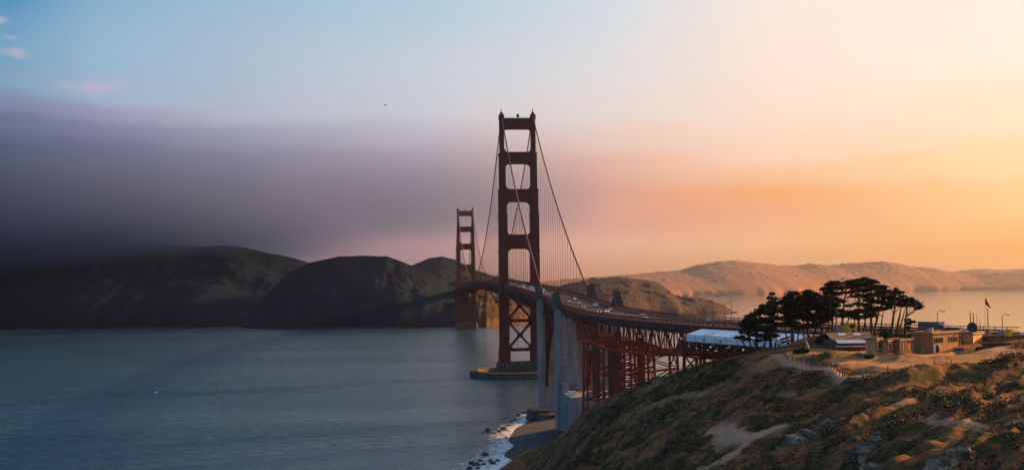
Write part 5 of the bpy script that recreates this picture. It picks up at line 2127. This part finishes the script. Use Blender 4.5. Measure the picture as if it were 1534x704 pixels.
# dish, masts, flag
p = at(1457, 500, 322)
dish = empty('dish_antenna', (p.x, p.y, p.z - 1.5), R(150))
tag(dish, 'round dark dish antenna on the roof of the cream wing', 'dish antenna')
b = MB()
prof = [(1.32, 0), (1.26, 0.18), (0.95, 0.5), (0.55, 0.72), (0.05, 0.8)]
n = 24
vs, fs = [], []
for r_, y_ in prof:
    for k in range(n):
        a = 2 * PI * k / n
        vs.append((r_ * math.cos(a), y_, 3.2 + r_ * math.sin(a)))
fs = [(i * n + k, i * n + (k + 1) % n, (i + 1) * n + (k + 1) % n, (i + 1) * n + k) for i in range(len(prof) - 1) for k in range(n)]
fs += [tuple(range(n)), tuple(range((len(prof) - 1) * n, len(prof) * n))]
b.add(vs, fs)
b.build('reflector', M['tank'], dish)
b = MB()
b.beam((0, 0.9, 0), (0, 0.9, 3.2), 0.35)
b.beam((-0.8, 0.4, 0.2), (0, 0.9, 2.4), 0.12)
b.beam((0.8, 0.4, 0.2), (0, 0.9, 2.4), 0.12)
b.build('mount', M['dark_metal'], dish)
for px, ptop, rr, lab in ((1454.3, 467, 0.11, 'left one of the two thick short masts over the dish'), (1458.8, 469, 0.12, 'right one of the two thick short masts over the dish'), (1464, 470, 0.05, 'thin whip mast just right of the dish'), (1468.5, 479, 0.07, 'short thin mast between dish and flag pole')):
    p = at(px, 500, 323)
    q = at(px, ptop, 323)
    b = MB()
    b.tube([(0, 0, -1.5), (0, 0, q.z - p.z)], [rr * 1.3, rr], 6)
    b.box((0, 0, (q.z - p.z) * 0.45), (rr * 4, rr * 4, 0.3))
    o = b.build('antenna_mast', M['dark_metal'])
    o.location = p
    tag(o, lab, 'mast', 'masts on the station roof')
p = at(1480.5, 500, 304)
q = at(1479.5, 462, 304)
fl = empty('flagpole', tuple(p))
tag(fl, 'flagpole with a dark limp flag above the station roof', 'flagpole')
b = MB()
b.tube([(0, 0, -1), (0, 0, q.z - p.z)], [0.13, 0.09], 6)
b.box((0, 0, 0.5), (0.6, 0.6, 1.4))
b.build('pole', M['dark_metal'], fl)
b = MB()
tp0, bt0 = at(1475.5, 446, 304) - p, at(1475.6, 497, 304) - p
b.tube([(bt0.x, 0, bt0.z), (tp0.x, 0, tp0.z)], [0.05, 0.035], 5)
b.build('halyard_pole', M['grey'], fl)
fp = [(1475.5, 446.5), (1476.6, 447.5), (1479.0, 451.0), (1480.8, 455.5), (1484.4, 461.5), (1483.0, 461.0), (1480.0, 458.2), (1477.0, 456.5), (1475.7, 456.0)]
fpp = [at(x, y, 304) - p for x, y in fp]
b = MB()
b.prism([(v.x, v.z) for v in fpp], lambda a, z, k: Vector((a, 0.35 * math.sin(a * 4.0) + k * 0.05, z)))
b.build('flag', M['flag'], fl)
# station street lamps
for px, pyb, pyt, Yd, side, lab in ((1405, 500, 469, 306, 1, 'thin lamp post with a right hand arm behind the two window building'), (1502, 500, 474, 312, 1, 'thin lamp post with a right hand arm above the long building roof'),
                                    (1069, 489, 452, 425, -1, 'tall plain lamp post at the railing above the white enclosure'), (1086.5, 489, 457, 420, 1, 'lamp post with a crossbar and red box above the white enclosure')):
    p, q = at(px, pyb, Yd), at(px, pyt, Yd)
    hgt = q.z - p.z
    o = lamp_post(hgt + 2, 1.3, side)
    o.location = (p.x, p.y, p.z - 2)
    o.name = 'street_lamp'
    tag(o, lab, 'lamp post')
    if px == 1086.5:
        b = MB()
        b.box((0, 0, 3.2), (0.9, 0.6, 1.3))
        b.build('signal_box', M['red'], o)
        b = MB()
        b.beam((-0.8, 0, hgt - 1.0), (1.4, 0, hgt - 1.0), 0.14)
        b.build('crossbar', M['dark_metal'], o)
# roof clutter lit by the sun
p = at(1511.5, 500.5, 303)
b = MB()
b.box((0, 0, 0.3), (1.15, 1.0, 1.6))
b.box((0, 0, 1.15), (1.25, 1.1, 0.12))
o = b.build('cooling_unit', M['yellow'])
o.location = p
o.rotation_euler = (0, 0, R(30))
tag(o, 'yellow box shaped unit on the roof of the long building', 'roof unit')
p = at(1482, 500, 301)
b = MB()
b.box((0, 0, 0.2), (0.6, 0.5, 1.2), 0, 0.9)
b.box((0, 0, 0.86), (0.7, 0.6, 0.1))
o = b.build('vent_box', M['stucco_y'])
o.location = p
o.rotation_euler = (0, 0, R(25))
tag(o, 'small cream vent box at the foot of the flagpole', 'roof vent')
# vehicles by the buildings
for (px, py, Yd, colr, kd, rz, lab) in ((1378, 526, 300, 'black', 'van', R(70), 'black van parked between the small hut and the two window building'),
                                       (1332, 528, 297, 'silver', 'sedan', R(80), 'silver car parked before the cream lean-to'),
                                       (1436, 528, 294, 'grey', 'sedan', R(95), 'grey car parked under the right window of the tan building'),
                                       ):
    o = car(colr, kd, False)
    o.location = place(px, py, Yd)
    o.rotation_euler = (0, 0, rz)
    tag(o, lab, 'van' if kd == 'van' else 'car', 'vehicles parked by the buildings')
# toll plaza vehicles beyond, low dark row on the horizon of the plateau
for k, (px, colr, kd) in enumerate(((1396, 'grey', 'truck'), (1418, 'black', 'sedan'), (1432, 'black', 'van'))):
    o = car(colr, kd, False)
    s_best = min(np.arange(PY2 + 280, PY2 + 480, 1.0), key=lambda s: abs(CX + BP(s, -4).x / BP(s, -4).y * F_PX - px))
    o.location = BP(s_best, -4, 0.01)
    o.rotation_euler = (0, 0, heading(s_best))
    tag(o, f'{colr} {"box truck" if kd == "truck" else ("van" if kd == "van" else "car")} on the road end seen over the tan building roof', 'truck' if kd == 'truck' else ('van' if kd == 'van' else 'car'), 'vehicles at the road end')
# low lit wall and board
p = at(1392, 528, 296)
b = MB()
b.box((0, 0, 0.15), (4.2, 0.3, 1.0))
b.box((0, 0, 0.7), (4.3, 0.42, 0.1))
o = b.build('low_wall', M['stucco_y'])
o.location = p
o.rotation_euler = (0, 0, R(18))
tag(o, 'low cream wall at the left corner of the two window building', 'wall')
p = at(1526, 538, 280)
b = MB()
b.box((0, 0, 0.1), (6.0, 0.3, 1.0))
b.box((0, 0, 0.65), (6.1, 0.42, 0.1))
o = b.build('low_wall', M['stucco_y'])
o.location = p
o.rotation_euler = (0, 0, R(8))
tag(o, 'low cream wall below the long building at the right edge', 'wall')
p = at(1400.5, 527, 293)
b = MB()
b.box((0, 0, 0.75), (0.5, 0.12, 1.7))
b.box((0, 0, 1.62), (0.56, 0.18, 0.08))
o = b.build('notice_board', M['white'])
o.location = p
o.rotation_euler = (0, 0, R(15))
tag(o, 'narrow white upright board before the two window building', 'board')
p = at(1404.5, 526, 294.5)
b = MB()
b.lathe([(0.42, -0.4), (0.5, 0.2), (0.52, 1.0), (0.45, 1.35), (0.2, 1.5)], (0, 0, 0), 12)
o = b.build('litter_bin', M['dark_metal'])
o.location = p
tag(o, 'round topped dark bin beside the white board', 'bin')
# red hoarding at the grove's left foot
p0, p1 = at(1169, 514, 318), at(1190, 508, 322)
b = MB()
hl = (p1 - p0)
for k in range(6):
    q = hl * (k / 5)
    b.beam(q + Vector((0, 0, -1.2)), q + Vector((0, 0, 1.3)), 0.14)
b.beam(Vector((0, 0, 0.9)), hl + Vector((0, 0, 0.9)), 0.08, 0.5)
b.beam(Vector((0, 0, 0.1)), hl + Vector((0, 0, 0.1)), 0.08, 0.5)
o = b.build('barrier_fence', M['rust'])
o.location = p0
tag(o, 'short rusty red barrier fence below the left cypresses', 'fence')


# ------------------------------------------------------------------ post and rail fence along the path
def fence(label, pix, sp=2.1, h=1.15, rails=2):
    pl = [Vector(ground_hit(*p)) for p in pix]
    pts = []
    for a, c in zip(pl[:-1], pl[1:]):
        k = max(1, int((c - a).length / sp))
        pts += [a.lerp(c, i / k) for i in range(k)]
    pts.append(pl[-1])
    for q in pts:
        q.z = ground_z(q.x, q.y)
    root = empty('post_fence', tuple(pts[0]))
    tag(root, label, 'fence')
    o0 = pts[0].copy()
    pr = None
    for i, q in enumerate(pts):
        if pr is None:
            b = MB()
            b.beam((0, 0, -0.3), (0, 0, h), 0.2)
            b.box((0, 0, h + 0.03), (0.24, 0.24, 0.06))
            pr = b.build('post', M['timber'], root)
            o = pr
        else:
            o = pr.copy()
            COL.objects.link(o)
            o.parent = root
        o.location = q - o0
    b = MB()
    for a, c in zip(pts[:-1], pts[1:]):
        for r_ in range(rails):
            z = h * (0.5 + 0.38 * r_)
            b.beam(a - o0 + Vector((0, 0, z)), c - o0 + Vector((0, 0, z)), 0.05, 0.09)
    b.build('rail', M['timber'], root)


fence('timber post and rail fence running down beside the sandy path', [(1160, 530), (1180, 540), (1215, 549), (1262, 559)], 1.55)
fence('low sparse post fence across the front of the field', [(1265, 559), (1330, 558), (1400, 555), (1450, 552)], 3.2, 1.0, 1)

# ------------------------------------------------------------------ shore rocks and foam
rng = random.Random(5)


def boulder(x, y, z, r, seed):
    rr = random.Random(seed)
    b = MB()
    n, mrow = 10, 6
    vs = []
    for i in range(mrow + 1):
        th = PI * i / mrow
        for k in range(n):
            ph = 2 * PI * k / n
            q = 1 + rr.uniform(-0.22, 0.22)
            vs.append((r * q * math.sin(th) * math.cos(ph), r * q * 0.85 * math.sin(th) * math.sin(ph), r * 0.7 * q * math.cos(th)))
    fs = [(i * n + k, i * n + (k + 1) % n, (i + 1) * n + (k + 1) % n, (i + 1) * n + k) for i in range(mrow) for k in range(n)]
    b.add(vs, fs)
    o = b.build('boulder', M['rock'])
    o.location = (x, y, z)
    return o


ROCKPX = [(731, 645, 2.2, 'largest lone dark boulder standing off the foam line'), (724, 648, 0.9, None), (748, 646, 1.3, None), (754, 643, 1.8, None), (741, 649, 0.9, None),
          (765, 632, 1.3, None), (771, 629, 1.2, None), (777, 621, 1.5, None), (786, 618, 1.6, None), (790, 617, 1.2, None), (762, 637, 1.0, None),
          (727, 681, 1.8, 'flat dark boulder alone in the middle of the surf'), (707, 694, 1.6, None), (713, 696, 1.8, None), (719, 690, 1.3, None), (724, 695, 1.2, None), (735, 690, 1.2, None),
          (703, 702, 1.5, None), (738, 694, 1.6, None), (745, 690, 1.2, None), (769, 674, 1.5, 'small dark boulder at the sand edge'), (758, 655, 0.8, None), (716, 701, 1.0, None)]
for k, (px, py, r_, lab) in enumerate(ROCKPX):
    q = atz(px, py, 0.2)
    o = boulder(q.x, q.y, 0.15, r_, k)
    tag(o, lab or ('wet dark rock in the upper surf by the pylon foot' if py < 660 else 'wet dark rock in the lower surf near the frame edge'), 'rock', 'rocks in the surf')
# dark block at the foot of the far pylon
p = atz(806, 625, 1.5)
b = MB()
b.box((0, 0, 2.0), (13, 14, 5.5), R(6), 0.8)
b.box((6.5, -6, 1.0), (14, 12, 3.2), R(-8), 0.85)
o = b.build('seawall', M['rock'])
o.location = p
tag(o, 'dark stone seawall at the foot of the far pylon', 'wall')


def make_foam():
    mt, t, b = new_mat('surf_foam')
    N, L = t.nodes, t.links
    b.inputs['Base Color'].default_value = (0.72, 0.74, 0.76, 1)
    b.inputs['Roughness'].default_value = 0.7
    g = N.new('ShaderNodeNewGeometry')
    mp = N.new('ShaderNodeMapping')
    mp.inputs['Scale'].default_value = (0.20, 0.07, 1)
    L.new(g.outputs['Position'], mp.inputs[0])
    n = N.new('ShaderNodeTexNoise')
    n.inputs['Scale'].default_value = 1.6
    n.inputs['Detail'].default_value = 9
    n.inputs['Roughness'].default_value = 0.72
    L.new(mp.outputs[0], n.inputs['Vector'])
    a = N.new('ShaderNodeAttribute')
    a.attribute_name = 'foam'
    ad = N.new('ShaderNodeMath')
    L.new(n.outputs[0], ad.inputs[0])
    L.new(a.outputs['Fac'], ad.inputs[1])
    mr = N.new('ShaderNodeMapRange')
    mr.inputs[1].default_value = 0.80
    mr.inputs[2].default_value = 1.15
    L.new(ad.outputs[0], mr.inputs[0])
    L.new(mr.outputs[0], b.inputs['Alpha'])
    edge = [atz(*p, 0.0) for p in ((800, 612), (790, 620), (780, 630), (772, 645), (768, 660), (766, 676), (752, 694), (738, 704), (720, 715), (700, 735))]
    out = [7, 14, 24, 34, 40, 46, 50, 54, 56, 58]
    V, Fq, A = [], [], []
    m_ = 14
    nn = 60
    for i in range(nn):
        f = i / (nn - 1) * (len(edge) - 1)
        j = min(int(f), len(edge) - 2)
        q = edge[j].lerp(edge[j + 1], f - j)
        wd = out[j] + (out[j + 1] - out[j]) * (f - j)
        for k in range(m_):
            u = k / (m_ - 1)
            V.append((q.x + 4 - u * (wd * 0.62 + 4), q.y - u * wd * 0.25, 0.035 + 0.5 * max(0, 0.12 - u)))
            A.append(0.72 * (1 - u) ** 0.8 if k else 0.1)
    for i in range(nn - 1):
        for k in range(m_ - 1):
            a0 = i * m_ + k
            Fq.append((a0, a0 + 1, a0 + m_ + 1, a0 + m_))
    o = np_mesh('surf', np.array(V), np.array(Fq), mt)
    at_ = o.data.attributes.new('foam', 'FLOAT', 'POINT')
    at_.data.foreach_set('value', np.array(A, dtype=np.float32))
    tag(o, 'white broken surf washing onto the small beach', 'surf', kind='stuff')


make_foam()

# craggy rock faces breaking through the scrub
M['crag'] = mat('pale_crag', (0.15, 0.12, 0.085), 0.9, 0.7, 0.9, bump=0.4)
for (lab, pix, nb, r0, r1) in (('pale craggy rock outcrop at the bottom edge right of the sandy clearing', [(1152, 698), (1170, 684), (1190, 676), (1204, 666)], 34, 0.5, 1.7),
                               ('grey broken rock face on the slope below the middle of the field', [(1214, 660), (1232, 652), (1250, 642), (1275, 634)], 30, 0.4, 1.5),
                               ('small row of pale stones at the lower right edge of the bluff', [(1402, 700), (1420, 682), (1442, 668)], 30, 0.4, 0.85),
                               ('dark tan crag streaked down the slope between the two pale outcrops and the stones', [(1285, 662), (1305, 684), (1314, 698)], 20, 0.4, 1.2)):
    rr = random.Random(len(lab) + 3)
    pl = [ground_hit(*q) for q in pix]
    c0 = Vector((pl[0][0], pl[0][1], ground_z(pl[0][0], pl[0][1])))
    b = MB()
    for k in range(nb):
        f = rr.random() * (len(pl) - 1)
        j = min(int(f), len(pl) - 2)
        x = pl[j][0] + (pl[j + 1][0] - pl[j][0]) * (f - j) + rr.gauss(0, 0.75)
        y = pl[j][1] + (pl[j + 1][1] - pl[j][1]) * (f - j) + rr.gauss(0, 0.9)
        rad = rr.uniform(r0, r1)
        z = ground_z(x, y) - rad * 0.25
        n, mrow = 8, 5
        sx, sy, sz = rr.uniform(0.7, 1.5), rr.uniform(0.6, 1.2), rr.uniform(0.5, 1.0)
        vs = []
        for i in range(mrow + 1):
            th = PI * i / mrow
            for q in range(n):
                ph = 2 * PI * q / n
                e = 1 + rr.uniform(-0.3, 0.3)
                vs.append((x - c0.x + rad * e * sx * math.sin(th) * math.cos(ph), y - c0.y + rad * e * sy * math.sin(th) * math.sin(ph), z - c0.z + rad * e * sz * math.cos(th)))
        b.add(vs, [(i * n + q, i * n + (q + 1) % n, (i + 1) * n + (q + 1) % n, (i + 1) * n + q) for i in range(mrow) for q in range(n)])
    for p_, q_ in zip(pl[:-1], pl[1:]):
        for f in range(6):
            a_, c_ = Vector(p_).lerp(Vector(q_), f / 6), Vector(p_).lerp(Vector(q_), (f + 1.05) / 6)
            a_.z, c_.z = ground_z(a_.x, a_.y) - 0.4, ground_z(c_.x, c_.y) - 0.4
            b.beam(a_ - c0, c_ - c0, 3.6, 0.7)
    o = b.build('rock_outcrop', M['crag'])
    o.location = c0
    tag(o, lab, 'rock outcrop')

# ------------------------------------------------------------------ things at work on the anchorage
p = BZ(PY2 + 40, -8, 23.0)
for (dx, dy, sx, sy, sz, m_, nm, lab, cat) in ((4.5, -4, 7.0, 2.6, 2.6, M['white'], 'shipping_container', 'white container on the anchorage edge at the bluff', 'container'),
                                            (-5.5, 2, 3.6, 2.2, 2.0, M['white'], 'site_cabin', 'small white site cabin on the left edge of the anchorage', 'cabin')):
    b = MB()
    b.box((0, 0, sz / 2), (sx, sy, sz))
    b.box((0, 0, sz + 0.06), (sx + 0.1, sy + 0.1, 0.12))
    for k in range(8):
        b.box((-sx / 2 + sx * (k + 0.5) / 8, -sy / 2 - 0.03, sz / 2), (0.12, 0.08, sz - 0.3))
    o = b.build(nm, m_)
    o.location = p + Vector((dx, dy, 0))
    tag(o, lab, cat)
p = BZ(PY2 + 30, -3, 23.0)
ex = empty('excavator', tuple(p), R(20))
tag(ex, 'dark red excavator working on the anchorage beside the trestle legs', 'excavator')
b = MB()
b.prism([(-1.6, 1.0), (-1.6, 2.2), (-0.4, 2.3), (-0.3, 3.0), (1.2, 3.0), (1.5, 1.0)], lambda a, z, k: Vector((a, (k - 0.5) * 2.4, z)))
b.build('body', M['rust'], ex)
b = MB()
for sy in (-1.1, 1.1):
    b.prism([(-2.0, 0.3), (-1.6, 0.0), (1.6, 0.0), (2.0, 0.3), (1.8, 0.9), (-1.8, 0.9)], lambda a, z, k: Vector((a, sy + (k - 0.5) * 0.6, z)))
b.build('track', M['black'], ex)
b = MB()
b.beam((1.2, 0, 1.8), (3.6, 0, 4.6), 0.45)
b.beam((3.6, 0, 4.6), (5.6, 0, 2.4), 0.35)
b.box((5.7, 0, 2.0), (0.9, 1.0, 0.9))
b.build('boom', M['rust'], ex)

# ------------------------------------------------------------------ buoy, bird, far houses
q = atz(326.5, 587.5, 0.0)
bu = empty('buoy', tuple(q), 0)
tag(bu, 'small red channel buoy floating alone on the open water', 'buoy')
b = MB()
b.lathe([(0.95, -0.8), (1.1, 0.0), (1.1, 0.5), (0.8, 0.8), (0.5, 1.8), (0.35, 2.4), (0.3, 3.0)], (0, 0, 0), 14)
b.build('hull', M['red'], bu)
b = MB()
b.lathe([(0.14, 3.0), (0.14, 3.5), (0.26, 3.6), (0.22, 4.0), (0.05, 4.2)], (0, 0, 0), 8)
b.build('lantern', M['dark_metal'], bu)
b = MB()
b.box((0.45, -0.85, 1.5), (0.8, 0.1, 0.9), R(25))
b.build('number_board', M['white'], bu)
q = atz(234, 587, 0.05)
b = MB()
for k in range(7):
    a = rng.uniform(0, 2 * PI)
    b.box((rng.uniform(-1.0, 1.0), rng.uniform(-1.5, 1.5), rng.uniform(0.0, 0.1)), (rng.uniform(0.4, 0.9), rng.uniform(0.6, 1.6), 0.22), a, 0.4)
o = b.build('whitecap', M['foam'])
o.location = q
tag(o, 'single small whitecap left of the red buoy', 'whitecap')
q = at(577.3, 158.2, 330)
b = MB()
b.tube([(-0.42, 0, 0.0), (-0.2, 0, 0.03), (0.12, 0, 0.05), (0.32, 0, 0.06), (0.42, 0, 0.03)], [0.03, 0.10, 0.12, 0.06, 0.01], 8)
for sy in (-1, 1):
    b.add([(-0.12, sy * 0.06, 0.08), (0.18, sy * 0.06, 0.08), (0.12, sy * 0.5, 0.26), (-0.1, sy * 0.95, 0.16), (-0.2, sy * 0.5, 0.24),
           (-0.12, sy * 0.06, 0.05), (0.18, sy * 0.06, 0.05), (0.12, sy * 0.5, 0.235), (-0.1, sy * 0.95, 0.15), (-0.2, sy * 0.5, 0.22)],
          [(0, 1, 2, 3, 4), (9, 8, 7, 6, 5), (0, 5, 6, 1), (1, 6, 7, 2), (2, 7, 8, 3), (3, 8, 9, 4), (4, 9, 5, 0)])
o = b.build('bird', M['bird'])
o.location = q
o.rotation_euler = (R(12), 0, R(15))
tag(o, 'small dark bird gliding high left of the near tower', 'bird')


def house(px, py, Y, w, d, h, wallm, lab, grp):
    p = at(px, py, Y)
    root = empty('house', tuple(p), R(rng.uniform(-25, 45)))
    tag(root, lab, 'house', grp)
    b = MB()
    b.box((0, 0, h / 2 - 3), (w, d, h + 6))
    b.build('wall', wallm, root)
    b = MB()
    b.prism([(-d / 2 - 0.5, h), (0, h + d * 0.35), (d / 2 + 0.5, h)], lambda a, z, k: Vector(((k * 2 - 1) * (w / 2 + 0.5), a, z)))
    b.build('roof', M['roof'], root)


for k in range(8):
    house(928 + k * 6.5, 467.5 - k * 0.25, 3190 + k * 16, 11, 8, 4.5, M['white'], 'small pale waterside house at the foot of the wooded headland', 'waterside houses below the headland')
for px, py in ((1166, 414), (1172, 415), (1180, 413), (1188, 416), (1194, 414), (1214, 419), (1262, 418)):
    house(px, py, 11300 if px > 1100 else 10800, 24, 16, 9, M['stucco'], 'tiny pale house high on the hazy far hills', 'houses on the far hills')
